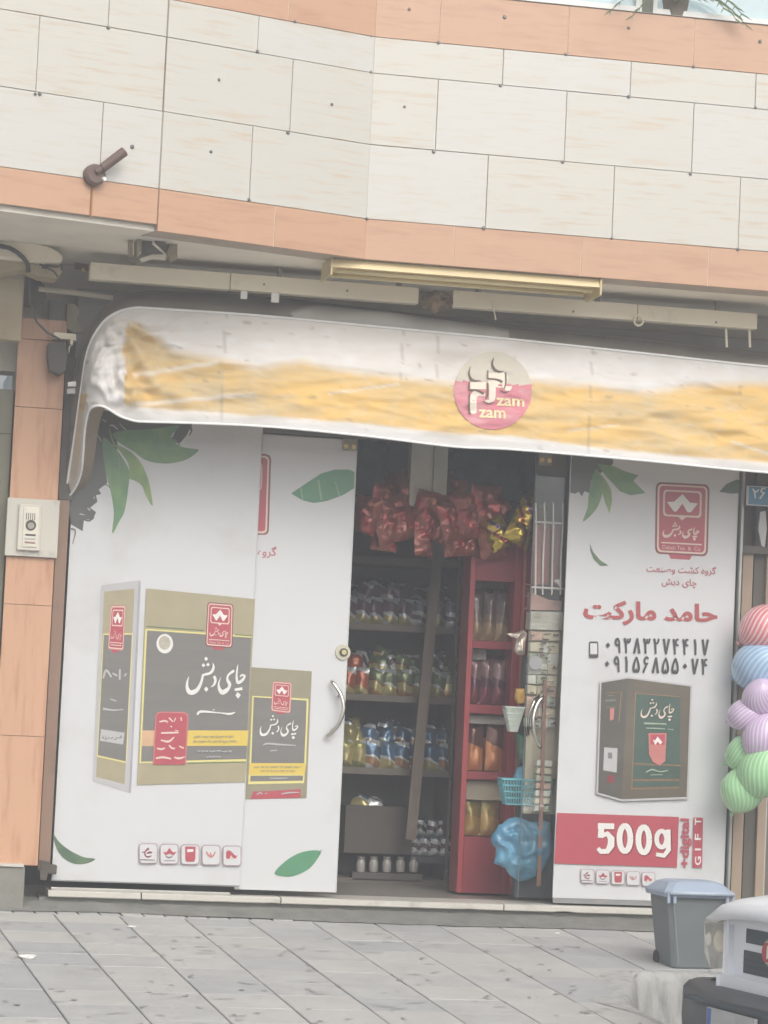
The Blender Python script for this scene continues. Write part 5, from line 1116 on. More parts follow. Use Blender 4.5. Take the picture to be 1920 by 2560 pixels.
# round print, badge on the side panel
for r_, m_ in ((.040, cream_print), (.034, redm), (.022, mat('badge_brown', S(150, 110, 90), .5))):
    c_ = at(1316, 1475, RYk+.015-r_*0-(.04-r_)*.05); MB().disc(c_, (0, -1, 0), r_, .002+(.04-r_)*.1, 24).build('badge', m_, rk)
St('side_lettering', Z(840, 1060, .3617), [[(1250, 1020, 8), (1280, 1000, 18), (1315, 1010, 10)], [(1250, 1270, 6), (1290, 1285, 12), (1330, 1260, 8)]], cream_print, RYk+.016, rk)
for (qa, qb, yy_, m_) in (((1176, 1452), (1200, 1590), .22, 'card_cream'), ((1178, 1622), (1215, 1650), .1, 'card_grey'), ((1170, 1788), (1262, 1812), .06, 'card_grey'), ((1165, 1952), (1262, 2002), .06, 'card_beige')):
    a_, b_ = at(qa[0], qa[1], RYk+yy_), at(qb[0], qb[1], RYk+yy_); MB().box((a_.x, b_.x), (RYk+yy_, RYk+yy_+.01), (b_.z, a_.z)).build('display_card', mat(m_, {'card_cream': S(176, 168, 150), 'card_grey': S(150, 142, 136), 'card_beige': S(156, 146, 126)}[m_], .6), rk)
Gq = 'pouches in the red display rack'
for (py, kd, hh, ww, ds) in ((1600, 'cream', .30, .085, 'brown cream'), (1760, 'dark', .28, .085, 'dark plum'), (1928, 'orange', .30, .115, 'orange'), (2092, 'olive', .24, .125, 'olive yellow')):
    nn = 3 if ww < .1 else 2
    for k in range(nn):
        x = lerp(rx0+.04+ww/2, rx1-.05-ww/2, k/(nn-1)); packet(kd, x, RYk+.11, at(1215, py, RYk).z+.001, w_=ww, h_=hh, d_=.05, rz=rp.uniform(-.2, .2), rx=-.06, ry=rp.uniform(-.05, .05), var=k, label='%s pouch in the red rack, %s' % (ds, (['left', 'right'] if nn == 2 else ['left', 'middle', 'right'])[k]), group=Gq)
        packet(kd, x, RYk+.19, at(1215, py, RYk).z+.03, w_=ww, h_=hh, d_=.05, rz=rp.uniform(-.3, .3), rx=-.1, var=k, label='%s pouch tucked behind the front one in the red rack, %s' % (ds, (['left', 'right'] if nn == 2 else ['left', 'middle', 'right'])[k]), group=Gq)

# ---- hanging red and gold foil bags
fr = foil('foil_hanging_red', [(0, S(150, 82, 66)), (.35, S(172, 70, 68)), (.7, S(146, 74, 62)), (1, S(164, 94, 76))], .16, .35, ang=1.2)
FM['hred'] = fr; FM['gold'] = foil('foil_gold_bag', [(0, S(206, 180, 70)), (.3, S(150, 60, 52)), (.5, S(214, 190, 90)), (.8, S(110, 84, 130)), (1.0, S(214, 200, 80))], .18, .75, ang=1.5)
hb = 0
pos = [(905, 1285, .9), (945, 1262, 1.0), (985, 1250, 1.1), (1028, 1232, 1.1), (1070, 1225, 1.15), (1110, 1240, 1.0), (985, 1300, 1.1), (1025, 1290, 1.1), (1062, 1285, 1.1), (1100, 1300, 1.1), (1140, 1300, 1.0), (1172, 1290, 1.1), (1205, 1270, 1.1), (1145, 1345, .9), (1190, 1335, 1.1), (1230, 1290, 1.0), (1240, 1345, 1.0), (960, 1330, .9), (1060, 1345, .9)]
ORD = ['first from left', 'second from left', 'third from left', 'fourth from left', 'fifth from left', 'sixth from left', 'seventh from left', 'eighth from left', 'ninth from left', 'tenth from left', 'eleventh from left', 'last']
names = ['far left', 'left', 'centre left', 'centre', 'centre right', 'right']
for k, (px, py, s_) in enumerate(pos):
    p = at(px, py, .45+.02*(k % 5)+(.12 if py < 1260 else 0))
    packet('hred', p.x, p.y, p.z-.13*s_, w_=.185*s_, h_=.26*s_, d_=.09, rz=rp.uniform(-.7, .7), ry=rp.uniform(-.35, .35), rx=rp.uniform(-.25, .25), var=k % 4, label='glossy red foil bag, %s along the %s row of the hanging bunch' % (ORD[sum(1 for q in pos if (q[1] > 1295) == (py > 1295) and q[0] < px)], 'lower' if py > 1295 else 'upper'), group='red foil bags bunched over the doorway')
p = at(1292, 1300, .32); o = packet('gold', p.x, p.y, p.z-.15, w_=.20, h_=.31, d_=.10, rz=.3, ry=.45, label='gold and purple foil bag hanging at the right of the red bags')
p = at(1262, 1330, .36); o = packet('gold', p.x, p.y, p.z-.1, w_=.15, h_=.2, d_=.09, rz=-.4, ry=-.5, label='smaller gold foil bag tucked below the big gold and purple one', var=2)
MB().tube([at(880, 1235, .6), at(1345, 1262, .5)], .006, 8).build('hanging_rod', dark_steel); tag(bpy.data.objects['hanging_rod'], 'thin dark rod from which the foil bags hang across the doorway', 'rod')
# support rod to the header so it does not float
bpy.data.objects['hanging_rod'].data.update()

# ---- things at the right, behind the clear door
wr = empty('wire_rack', at(1375, 1380, .12), 'white wire rack of upright rods behind the clear glass door', 'rack')
wm2 = mat('wire_white', S(244, 236, 226), .4, var=.03)
zw = Z(840, 1060, .3617)
for xx0, xx1 in ((1380, 1378), (1440, 1428), (1500, 1492), (1566, 1552)):
    P_ = zw([(xx0+2, 545), (xx0+4, 700), (xx1+3, 950), (xx1, 1180)]); MB().tube([at(*p, .12) for p in P_], .0058, 8).build('upright_wire', wm2, wr)
for yy in (680, 1132): MB().tube([at(*p, .118) for p in zw([(1350 if yy > 900 else 1375, yy-5), (1572, yy+8)])], .0062, 8).build('cross_wire', wm2, wr)
for k_, xx in enumerate((1400, 1455, 1520)):
    MB().prism([at(*p, .20) for p in zw([(xx-26, 700), (xx+24, 700), (xx+14, 1110), (xx-34, 1110)])], (0, .03, 0)).build('red_box', mat('box_dull_red', S(176, 112, 106), .6, var=.08), None); tag(bpy.data.objects['red_box' if k_ == 0 else 'red_box.%03d' % k_], 'dull red carton standing behind the white wires, '+['left', 'middle', 'right'][k_]+' of three', 'box')
MB().prism([at(*p, .12) for p in zw([(1505, 1085), (1530, 1072), (1560, 1080), (1568, 1110), (1545, 1122), (1530, 1100)])], (0, .01, 0)).build('tag', white_print, wr)
MB().prism([at(*p, .18) for p in zw([(1352, 1160), (1470, 1215), (1560, 1222), (1558, 1290), (1345, 1285)])], (0, .1, 0)).build('pink_box', mat('box_pinkish', S(206, 164, 150), .6, var=.1)); tag(bpy.data.objects['pink_box'], 'pinkish box just under the white wire rack', 'box')
MB().prism([at(*p, .14) for p in zw([(1350, 1295), (1568, 1300), (1562, 1425), (1342, 1418)])], (0, .12, 0)).build('white_carton', mat('carton_cream', S(240, 234, 218), .6, scale=6, col2=S(178, 170, 152), thr=(.5, .75))); tag(bpy.data.objects['white_carton'], 'cream white carton stacked below the wire rack', 'box')
# small packaged goods column under it
rq = random.Random(21)
cm_ = [mat('goods_cream', S(236, 222, 190), .5, var=.12, scale=25), mat('goods_white', S(238, 236, 224), .5, var=.1, scale=25), mat('goods_salmon', S(226, 190, 168), .5, var=.12, scale=25), mat('goods_greenish', S(196, 200, 178), .5, var=.15, scale=25)]
cn = ['cream', 'white', 'salmon', 'grey green']
rowy = [1432, 1470, 1508, 1548, 1590, 1632, 1675, 1720, 1765, 1810]
for r_ in range(len(rowy)):
    yy = 1500+r_*26 if 0 else rowy[r_]
for r_ in range(9):
    y0_ = 1578+r_*27; xl = 1327-r_*1.6; 
    cuts_ = [0, rq.uniform(18, 34), rq.uniform(44, 58), 74] if r_ % 3 else [0, rq.uniform(28, 48), 74]
    for c_ in range(len(cuts_)-1):
        i_ = rq.choice((0, 0, 1, 1, 1, 2, 3)); xa = xl+cuts_[c_]; w_ = cuts_[c_+1]-cuts_[c_]-.8; tl_ = rq.uniform(-1.5, 1.5); dn = rq.uniform(-3, 3)
        P_ = [(xa, y0_+c_*1.2+tl_), (xa+w_, y0_+1+c_*1.2-tl_), (xa+w_-1, y0_+25+c_*1.2+dn), (xa, y0_+24+c_*1.2+dn)]
        o = MB().prism([at(*p, .13+rq.uniform(0, .02)) for p in P_], (0, .06, 0)).build('hanging_pack', cm_[i_]); bevelmod(o, .004)
        tag(o, '%s small pack behind the glass door, row %s, %s column' % (cn[i_], ['one', 'two', 'three', 'four', 'five', 'six', 'seven', 'eight', 'nine'][r_], ['left', 'centre', 'right'][c_]), 'packet', 'small packs on the rack behind the clear door')
MB().disc(at(1338, 1657, .10), (0, -1, 0), .042, .01, 28).build('round_label', mat('round_label_white', S(218, 212, 214), .4)); tag(bpy.data.objects['round_label'], 'round white label hanging among the small packs', 'label')
St('mark', Z(840, 1600, .3617), [[(1360, 150, 8), (1372, 140, 10), (1368, 190, 10)]], mat('print_icon_grey', S(0, 0, 0)), .2195-.012, bpy.data.objects['round_label']) if 0 else None
for r_ in range(7):
    P_ = Z(840, 1600, .3617)([(1392-r_*3, 830+r_*52), (1500-r_*4, 835+r_*52), (1494-r_*4, 876+r_*52), (1388-r_*3, 870+r_*52)])
    o = MB().prism([at(*p, .11) for p in P_], (0, .05, 0)).build('small_carton', cm_[(r_*3+1) % 4]); bevelmod(o, .003); tag(o, '%s little carton in the lower stack, %s from the top' % (cn[(r_*3+1) % 4], ['first', 'second', 'third', 'fourth', 'fifth', 'sixth', 'seventh'][r_]), 'box', 'lower stack of little cartons behind the door handle')
o = MB().prism([at(*p, .10) for p in [(1360, 1700), (1368, 1700), (1352, 2215), (1342, 2215)]], (0, .02, 0)).build('orange_pole', mat('pole_orange', S(168, 120, 102), .5)); tag(o, 'thin orange pole standing upright behind the clear door', 'pole')
o = MB().prism([at(*p, .15) for p in Z(840, 1600, .3617)([(1500, 960), (1520, 960), (1470, 1190), (1450, 1190)])], (0, .02, 0)).build('green_strip', mat('strip_green', S(86, 128, 104), .5)); tag(o, 'narrow green strip beside the lower stack of cartons', 'strip')
# back panel behind these goods
pm_ = MB()
for k_ in range(60):
    xx, yy = rq.uniform(1328, 1392), rq.uniform(1580, 1815); p_ = at(xx, yy, .125); w_, h_ = rq.uniform(.004, .02), rq.uniform(.002, .006)
    pm_.box((p_.x-w_, p_.x+w_), (.1235, .1245), (p_.z-h_, p_.z+h_))
o = pm_.build('pack_print', mat('pack_print_brown', S(126, 104, 92), .5, var=.4, scale=30)); tag(o, 'tiny dark print and tags on the small packs behind the glass door', 'print', kind='stuff')
o = MB().box((at(1322, 1700, .2).x, 1.5), (.20, .215), (at(1350, 2035, .2).z, at(1350, 1530, .2).z)).build('goods_board', mat('goods_board', S(216, 202, 176), .8, var=.1)); tag(o, 'brownish board behind the hanging packs at the right of the doorway', 'board')
o = MB().box((at(1290, 2200, .3).x, 1.3), (.32, .4), (0, at(1340, 1640, .3).z), .003).build('grey_counter', mat('counter_grey', S(106, 112, 116), .6, var=.06)); tag(o, 'grey blue counter front at the right of the doorway', 'counter')
# baskets
def basket(px0, px1, py0, py1, Y, m, label, nm='plastic_basket', depth=.13):
    a_, b_ = at(px0, py0, Y), at(px1, py0, Y); zt_, zb_ = a_.z, at((px0+px1)/2, py1, Y).z; e = empty(nm, ((a_.x+b_.x)/2, Y+depth/2, zb_), label, 'basket')
    x0_, x1_ = a_.x, b_.x; ins = .035; h_ = zt_-zb_
    ring = lambda t, s_: [(lerp(x0_, x0_+ins, t)+0, Y+t*.02), (lerp(x1_, x1_-ins, t), Y+t*.02), (lerp(x1_, x1_-ins, t), Y+depth-t*.02), (lerp(x0_, x0_+ins, t), Y+depth-t*.02)]
    for t in (0, .25, .5, .75, 1.0):
        q_ = ring(t, 0); z_ = zt_-h_*t; MB().tube([(p[0], p[1], z_) for p in q_+[q_[0]]], .007 if t == 0 else .0045, 6).build('rim' if t == 0 else 'hoop', m, e)
    mb = MB()
    for s_ in range(4):
        for k in range(12):
            u = (k+.5)/12; A_ = [ring(0, 0)[s_], ring(0, 0)[(s_+1) % 4]]; B_ = [ring(1, 0)[s_], ring(1, 0)[(s_+1) % 4]]
            mb.tube([(lerp(A_[0][0], A_[1][0], u), lerp(A_[0][1], A_[1][1], u), zt_), (lerp(B_[0][0], B_[1][0], u), lerp(B_[0][1], B_[1][1], u), zb_)], .0035, 4)
    mb.build('lattice', m, e); q_ = ring(1, 0); MB().prism([(p[0], p[1], zb_) for p in q_], (0, 0, .004)).build('bottom', m, e); return e
basket(1266, 1312, 1768, 1828, .16, mat('plastic_white_mint', S(206, 214, 204), .4), 'white lattice basket hanging at the right of the doorway', depth=.1)
basket(1256, 1348, 1948, 2012, .14, mat('plastic_turquoise', S(110, 178, 186), .35), 'turquoise lattice basket hanging above the blue bag')
# blue plastic bag: crumpled
def crumple(name, pts, Y, dep, m, label, cat, amp=.02):
    P = [at(p[0], p[1], Y) for p in pts]; c_ = sum(P, Vector())/len(P); V = []; F = []; n_ = len(P); Q = P+[P[0]]; ring0 = []
    for i in range(n_):
        for j in range(4): ring0.append(Q[i].lerp(Q[i+1], j/4))
    n_ = len(ring0); R_ = 14
    for s_ in (-1, 1):
        for r_ in range(R_+1):
            t = r_/R_
            for i, p in enumerate(ring0):
                q_ = p.lerp(c_, t); b = math.sin(math.acos(max(0, 1-t)))if t < 1 else 1
                q_ = q_+Vector((amp*noise.noise(q_*9), s_*dep*b+amp*2.6*(abs(noise.noise(q_*13+Vector((0, s_*4, 0))))-.2)*min(1, t*3), amp*noise.noise(q_*11+Vector((5, 0, 0))))); q_ = q_+Vector((0, s_*.014*abs(noise.noise(q_*34)), .008*noise.noise(q_*40))); V.append(q_)
    off = n_*(R_+1)
    for s_ in (0, 1):
        for r_ in range(R_):
            for i in range(n_):
                a_ = s_*off+r_*n_+i; b_ = s_*off+r_*n_+(i+1) % n_; F.append((a_, b_, b_+n_, a_+n_) if s_ else (a_, a_+n_, b_+n_, b_))
    o = MB().add(V, F).build(name, m, None, True); return tag(o, label, cat)
bl = mat('bag_blue_film', S(118, 178, 206), .28, scale=9, col2=S(84, 140, 172), thr=(.4, .65), coat=.3); bl.node_tree.nodes['Principled BSDF'].inputs['Alpha'].default_value = .82
zq = Z(840, 1600, .3617)
crumple('blue_bag', zq([(1190, 1240), (1270, 1238), (1350, 1250), (1480, 1262), (1500, 1330), (1490, 1480), (1440, 1560), (1340, 1660), (1250, 1655), (1190, 1640), (1150, 1570), (1080, 1530), (1110, 1440), (1070, 1360), (1110, 1290)]), .16, .07, bl, 'big crumpled sky blue plastic bag low at the right of the doorway', 'bag', .03)
crumple('blue_bag', zq([(1250, 880), (1330, 870), (1390, 930), (1390, 1080), (1330, 1130), (1260, 1100), (1230, 1000), (1220, 930)]), .30, .05, mat('bag_blue_pale', S(110, 170, 196), .35, var=.1), 'smaller pale blue bag behind the turquoise basket', 'bag', .02)
crumple('green_bag', zq([(1240, 640), (1290, 640), (1380, 700), (1390, 800), (1330, 860), (1260, 840), (1240, 740)]), .30, .05, mat('bag_green', S(86, 124, 100), .5, var=.15), 'dull green bag behind the chrome door handle', 'bag', .02)
crumple('foil_scraps', Z(840, 1060, .3617)([(1170, 1465), (1230, 1440), (1290, 1420), (1320, 1440), (1315, 1580), (1270, 1590), (1230, 1560), (1240, 1490)]), .2, .02, mat('foil_silver', S(190, 178, 164), .3, metal=.5, var=.2), 'crinkled silver packet sticking out at the right of the red rack', 'packet', .02)
crumple('yellow_pouch', zq([(1240, 340), (1300, 330), (1302, 440), (1250, 445), (1228, 400)]), .2, .02, mat('pouch_yellow', S(196, 156, 80), .4, var=.12), 'small yellow pouch above the white lattice basket', 'pouch', .01)

# ================================================================== RIGHT EDGE
nb = empty('neighbour_front', (2.5, .1, 0), 'brown metal shop front with upright bars beyond the right glass panel', 'shop front')
bm1, bm2, bm3 = mat('bar_taupe', S(166, 146, 126), .5, var=.06), mat('bar_brown', S(116, 104, 94), .6, var=.08), mat('bar_dark', S(96, 92, 84), .6, var=.08)
def vbar(px0, px1, Y, m, z0=-.02, z1=2.95, py=1500, nm='bar'):
    return MB().box((at(px0, py, Y).x, at(px1, py, Y).x), (Y, Y+.05), (z0, z1), .002).build(nm, m, nb)
vbar(1846, 1852, -.04, mat('silver_post', S(176, 178, 172), .4, metal=.4), nm='silver_post'); vbar(1854, 1880, .02, bm1, z1=2.2); vbar(1882, 1912, .05, bm3); vbar(1914, 1935, .02, bm1); vbar(1937, 1990, .05, bm2)
for p_ in ((1392, 2.0),): MB().box((at(1852, 1372, -.01).x, 3.6), (-.012, .015), (at(1880, 1384, -.01).z, at(1880, 1364, -.01).z), .002).build('cross_rail', bm3, nb)
MB().box((at(1850, 1500, .12).x, 4.6), (.12, .16), (-.02, 3.0)).build('backing_panel', mat('neighbour_back', S(126, 116, 108), .7, var=.1), nb)
for k in range(9):
    x_ = at(1822, 2100, .08).x+k*.062; MB().box((x_+.02, x_+.074), (.075, .11), (-.02, at(1880, 2050, .08).z), .003).build('slat', [bm1, bm2, bm3][k % 3], nb)
MB().prism([at(*p, -.03) for p in zR([(1600, 430), (1640, 420), (1650, 560), (1635, 700), (1610, 690), (1585, 560)])], (0, .02, 0)).build('torn_sticker', halo_print, nb)
MB().box((2.12, 2.6), (-.06, .3), (-.2, -.0145), .004).build('threshold', concrete, nb)
# number plate
pp = at(1900, 1238, -.09); npl = empty('number_plate', pp, 'blue enamel house number plate at the right edge under the awning', 'sign')
x0_, x1_ = at(1869, 1238, -.09).x, at(1869, 1238, -.09).x+.20; z0_, z1_ = at(1875, 1263, -.09).z, at(1875, 1214, -.09).z
MB().box((x0_, x1_), (-.092, -.06), (z0_, z1_), .004).build('plate', mat('enamel_white', S(214, 220, 222), .3), npl); MB().box((x0_+.006, x1_-.006), (-.094, -.0905), (z0_+.006, z1_-.006), .002).build('blue_field', mat('enamel_blue', S(64, 128, 162), .3, coat=.3), npl)
LAY['number_plate'] = 0
strokes('numeral', [[(*zR([p[:2]])[0], p[2]*.3255) for p in s_] for s_ in ([[(1540, 252, 12), (1555, 275, 12), (1562, 325, 10)], [(1552, 262, 9), (1572, 275, 11), (1588, 255, 10)]] + [[(1590, 316, 3), (1595, 322, 8), (1600, 328, 3)]] + [[(1640, 252, 9), (1615, 250, 11), (1608, 275, 12), (1636, 285, 11)], [(1630, 287, 10), (1612, 305, 12), (1602, 326, 10)]])], white_print, -.095, npl, curve=True)
# balloons
def balloon_mat(name, c1, c2):
    m = bpy.data.materials.new(name); m.use_nodes = True; N = m.node_tree.nodes; L = m.node_tree.links; p = N['Principled BSDF']; p.inputs['Roughness'].default_value = .25; p.inputs['Coat Weight'].default_value = .4
    p.inputs['Subsurface Weight'].default_value = .0
    t = N.new('ShaderNodeTexCoord'); s_ = N.new('ShaderNodeSeparateXYZ'); L.new(t.outputs['Object'], s_.inputs[0]); at2 = N.new('ShaderNodeMath'); at2.operation = 'ARCTAN2'; L.new(s_.outputs['Y'], at2.inputs[0]); L.new(s_.outputs['X'], at2.inputs[1])
    z_ = N.new('ShaderNodeMath'); z_.operation = 'MULTIPLY_ADD'; L.new(s_.outputs['Z'], z_.inputs[0]); z_.inputs[1].default_value = 5.0; L.new(at2.outputs[0], z_.inputs[2])
    k = N.new('ShaderNodeMath'); k.operation = 'MULTIPLY'; L.new(z_.outputs[0], k.inputs[0]); k.inputs[1].default_value = 26
    sn = N.new('ShaderNodeMath'); sn.operation = 'SINE'; L.new(k.outputs[0], sn.inputs[0]); cr = N.new('ShaderNodeMapRange'); cr.inputs['From Min'].default_value = .0; cr.inputs['From Max'].default_value = .75; L.new(sn.outputs[0], cr.inputs['Value'])
    mx = N.new('ShaderNodeMix'); mx.data_type = 'RGBA'; L.new(cr.outputs[0], mx.inputs[0]); mx.inputs[6].default_value = c1; mx.inputs[7].default_value = c2; L.new(mx.outputs[2], p.inputs['Base Color']); return m
bmt = {'red': balloon_mat('balloon_red', S(222, 132, 138), S(236, 212, 212)), 'blue': balloon_mat('balloon_blue', S(148, 184, 216), S(196, 212, 228)), 'lilac': balloon_mat('balloon_lilac', S(202, 178, 212), S(228, 216, 232)), 'green': balloon_mat('balloon_green', S(156, 214, 156), S(196, 230, 188))}
def balloon(kd, px, py, rpx, Y, rot, label):
    c_ = at(px, py, Y); r_ = 1.14*rpx/FOC*(c_-CAM).length; V = []; F = []; nu, nv = 24, 14
    prof = [(math.sin(math.pi*j/nv)*(1-.16*max(0, j/nv-.5)*2), -math.cos(math.pi*j/nv)*(1+.18*max(0, .5-j/nv)*2)) for j in range(nv+1)]
    for a_, z_ in prof: V += [(r_*a_*math.cos(2*math.pi*i/nu), r_*a_*math.sin(2*math.pi*i/nu), -r_*z_) for i in range(nu)]
    for j in range(nv):
        for i in range(nu): F.append((j*nu+i, j*nu+(i+1) % nu, (j+1)*nu+(i+1) % nu, (j+1)*nu+i))
    e = empty('balloon', c_, label, 'balloon', 'striped balloons hanging in a cluster at the right edge'); e.rotation_euler = rot; e.scale = (random.uniform(.93, 1.05), random.uniform(.93, 1.05), random.uniform(1.0, 1.12))
    me = bpy.data.meshes.new('skin'); me.from_pydata(V, [], F); me.materials.append(bmt[kd]); o = bpy.data.objects.new('skin', me); COL.objects.link(o); o.parent = e
    for p in me.polygons: p.use_smooth = True
    mb = MB(); mb.tube([Vector((0, 0, -r_*1.0)), Vector((0, 0, -r_*1.08)), Vector((0, 0, -r_*1.14))], [r_*.10, r_*.05, r_*.13], 8); k = bpy.data.meshes.new('knot'); k.from_pydata([tuple(v) for v in mb.v], [], mb.f); k.materials.append(bmt[kd]); ko = bpy.data.objects.new('knot', k); COL.objects.link(ko); ko.parent = e
    return e
balloon('red', 1908, 1572, 51, -.24, (.5, .9, .2), 'red striped balloon at the top of the cluster')
balloon('blue', 1896, 1668, 56, -.22, (1.0, .8, .3), 'blue striped balloon below the red one')
balloon('lilac', 1902, 1745, 42, -.34, (.8, -.6, .2), 'lilac striped balloon touching the blue one from below')
balloon('lilac', 1862, 1788, 38, -.28, (.8, 1.1, .1), 'lilac striped balloon furthest to the left in the cluster')
balloon('lilac', 1905, 1845, 46, -.38, (.4, .3, .5), 'lowest lilac striped balloon, just above the green ones')
balloon('green', 1864, 1884, 44, -.24, (.7, .9, .2), 'green striped balloon at the upper left of the three green ones')
balloon('green', 1902, 1932, 54, -.36, (.6, .2, .3), 'largest green striped balloon, at the right of the three')
balloon('green', 1854, 1978, 46, -.26, (.2, .3, .1), 'green striped balloon at the bottom of the cluster')
MB().tube([at(1925, 1500, -.25), at(1915, 1700, -.22), at(1900, 1960, -.22)], .004, 6).build('balloon_string', white_print); tag(bpy.data.objects['balloon_string'], 'white string holding the balloon cluster at the right edge', 'string')
bagm = bpy.data.materials.new('clear_film'); bagm.use_nodes = True

# ================================================================== WASTE BIN
bp = pav(1730, 2420, .001); bn = empty('waste_bin', bp, 'grey plastic waste bin with pale blue lid on the kerb platform', 'bin')
bn.rotation_euler = (0, 0, 0)
bg_m = mat('bin_grey_plastic', S(116, 124, 124), .5, var=.05, scale=3); lid_m = mat('bin_lid_blue_grey', S(164, 178, 196), .4, var=.04)
def L2W(x, y, z, rz=.06):
    return bp+Vector((x*math.cos(rz)-y*math.sin(rz), x*math.sin(rz)+y*math.cos(rz), z))+Vector((0, .10, 0))
bh = at(1720, 2240, bp.y).z-bp.z
wt, wb, dt_, db = .176, .132, .15, .13
V = []; F = []
def ringp(w_, d_, z, c=.02): return [(-w_+c, -d_, z), (w_-c, -d_, z), (w_, -d_+c, z), (w_, d_-c, z), (w_-c, d_, z), (-w_+c, d_, z), (-w_, d_-c, z), (-w_, -d_+c, z)]
for w_, d_, z in ((wb-.006, db-.006, 0), (wb, db, .008), (lerp(wb, wt, .94), lerp(db, dt_, .94), bh*.90), (wt-.002, dt_-.002, bh*.905), (wt, dt_, bh)): V += [L2W(*p) for p in ringp(w_, d_, z)]
for r_ in range(4):
    for i in range(8): F.append((r_*8+i, r_*8+(i+1) % 8, r_*8+8+(i+1) % 8, r_*8+8+i))
F.append(tuple(range(8))[::-1]); F.append(tuple(32+i for i in range(8)))
MB().add(V, F).build('body', bg_m, bn)
# panel rib on front
MB().prism([L2W(-wb+.03, -db-.002, .02), L2W(-wb+.037, -db-.002, .02), L2W(-wt+.033, -dt_-.0015, bh*.88), L2W(-wt+.026, -dt_-.0015, bh*.88)], tuple(L2W(0, -.004, 0)-L2W(0, 0, 0))).build('rib', mat('bin_rib', S(146, 152, 152), .5), bn)
V = []; F = []
for w_, d_, z in ((wt+.022, dt_+.025, bh-.004), (wt+.026, dt_+.03, bh+.020), (wt+.018, dt_+.018, bh+.032), (wt-.02, dt_-.03, bh+.070), (wt-.05, dt_-.05, bh+.080)): V += [L2W(*p) for p in ringp(w_, d_, z, .03)]
for r_ in range(4):
    for i in range(8): F.append((r_*8+i, r_*8+(i+1) % 8, r_*8+8+(i+1) % 8, r_*8+8+i))
F.append(tuple(range(8))[::-1]); F.append(tuple(32+i for i in range(8)))
MB().add(V, F).build('lid', lid_m, bn)
for sx in (-1, 1):
    for k in (0, 1):
        x_ = sx*(wt+.012-k*.035); MB().prism([L2W(x_-.008, -dt_-.034, bh+.03), L2W(x_+.008, -dt_-.034, bh+.03), L2W(x_+.008, -dt_-.036, bh-.035), L2W(x_-.008, -dt_-.036, bh-.035)], tuple(L2W(0, .012, 0)-L2W(0, 0, 0))).build('latch', lid_m, bn)
MB().tube([L2W(-wt-.01, -dt_-.04, bh+.02), L2W(wt+.01, -dt_-.04, bh+.02)], .011, 10).build('front_bar', mat('bin_bar_pale', S(184, 196, 210), .35), bn, True)
MB().tube([L2W(-wb-.014, db-.03, .038), L2W(-wb+.012, db-.03, .038)], .037, 18).build('wheel', rubber, bn)

# ================================================================== WHITE CAR
CARP = atx(1800, 2330, 0) if 0 else None
ce = empty('white_car', (0, 0, ROADZ), 'white saloon car parked nose to the left at the bottom right corner', 'car')
cpaint = mat('car_white_paint', S(242, 245, 250), .35, var=.01, coat=.35)
blackp = mat('bumper_dark_plastic', S(78, 82, 86), .5, var=.06); grd = mat('grille_dark', S(58, 72, 80), .5)
HEAD = math.radians(190)                      # heading of the nose, world angle from +X
hx = Vector((math.cos(HEAD), math.sin(HEAD), 0)); lx = Vector((-hx.y, hx.x, 0))   # lx: car's left
NOSE = at(1843, 2330, -3.9); NOSE.z = 0; CK = 1.06
def CW(f_, l_, z): return Vector((NOSE.x, NOSE.y, ROADZ))+hx*f_*CK+lx*(l_+.50)*.82+Vector((0, 0, z*1.10))
# local axes: f forward from the grille plane, l to the car's left (far corner of the grille at l=-.5), z up
# body loft: sections along f
def sec(f_, zs, hw, top, tuck=.0):
    """closed half outline mirrored: list of (l,z)"""
    pts = [(hw*.80, .22), (hw*.97, .30), (hw, .46), (hw*.985, .60), (hw*.95, top-.03), (hw*.86, top), (hw*.45, top+.025), (0, top+.032)]
    return [CW(f_, l_, z) for l_, z in pts]+[CW(f_, -l_, z) for l_, z in pts[-2::-1]]
secs = [(-.16, .58, .66), (-.22, .72, .68), (-.40, .80, .715), (-.8, .82, .81), (-1.1, .83, .85), (-1.3, .835, .86), (-2.6, .835, .87), (-3.2, .83, .88), (-3.9, .80, .86), (-4.1, .74, .8)]
V = []; F = []
for f_, hw, top in secs: V += sec(f_, 0, hw, top)
m_ = 15
for i in range(len(secs)-1):
    for k in range(m_-1): F.append((i*m_+k, i*m_+k+1, i*m_+m_+k+1, i*m_+m_+k))
F += [tuple(range(m_))[::-1], tuple((len(secs)-1)*m_+k for k in range(m_))]
o = MB().add(V, F).build('body', cpaint, ce); smooth_by_angle(o, 35)
# cabin
V = []; F = []
cab = [(-1.05, .70, .86), (-1.75, .60, 1.32), (-2.9, .60, 1.36), (-3.55, .70, .88)]
for f_, hw, z in cab: V += [CW(f_, -hw, z), CW(f_, hw, z)]
b0 = len(V); V += [CW(-1.05, -.78, .84), CW(-1.05, .78, .84), CW(-3.6, .78, .86), CW(-3.6, -.78, .86)]
MB().add([V[2], V[3], V[5], V[4]]+[p-Vector((0, 0, .04)) for p in (V[2], V[3], V[5], V[4])], [(0, 1, 2, 3), (7, 6, 5, 4), (0, 4, 5, 1), (1, 5, 6, 2), (2, 6, 7, 3), (3, 7, 4, 0)]).build('roof', cpaint, ce)
cg = mat('car_window_glass', S(60, 66, 68), .06, var=.02, coat=1)
MB().add([V[b0], V[b0+1], V[3], V[2]], [(0, 1, 2, 3)]).build('windscreen', cg, ce); MB().add([V[b0+3], V[b0+2], V[5], V[4]], [(3, 2, 1, 0)]).build('rear_window', cg, ce)
MB().add([V[b0], V[2], V[4], V[b0+3]], [(0, 1, 2, 3)]).build('side_window', cg, ce); MB().add([V[b0+1], V[3], V[5], V[b0+2]], [(3, 2, 1, 0)]).build('side_window', cg, ce)
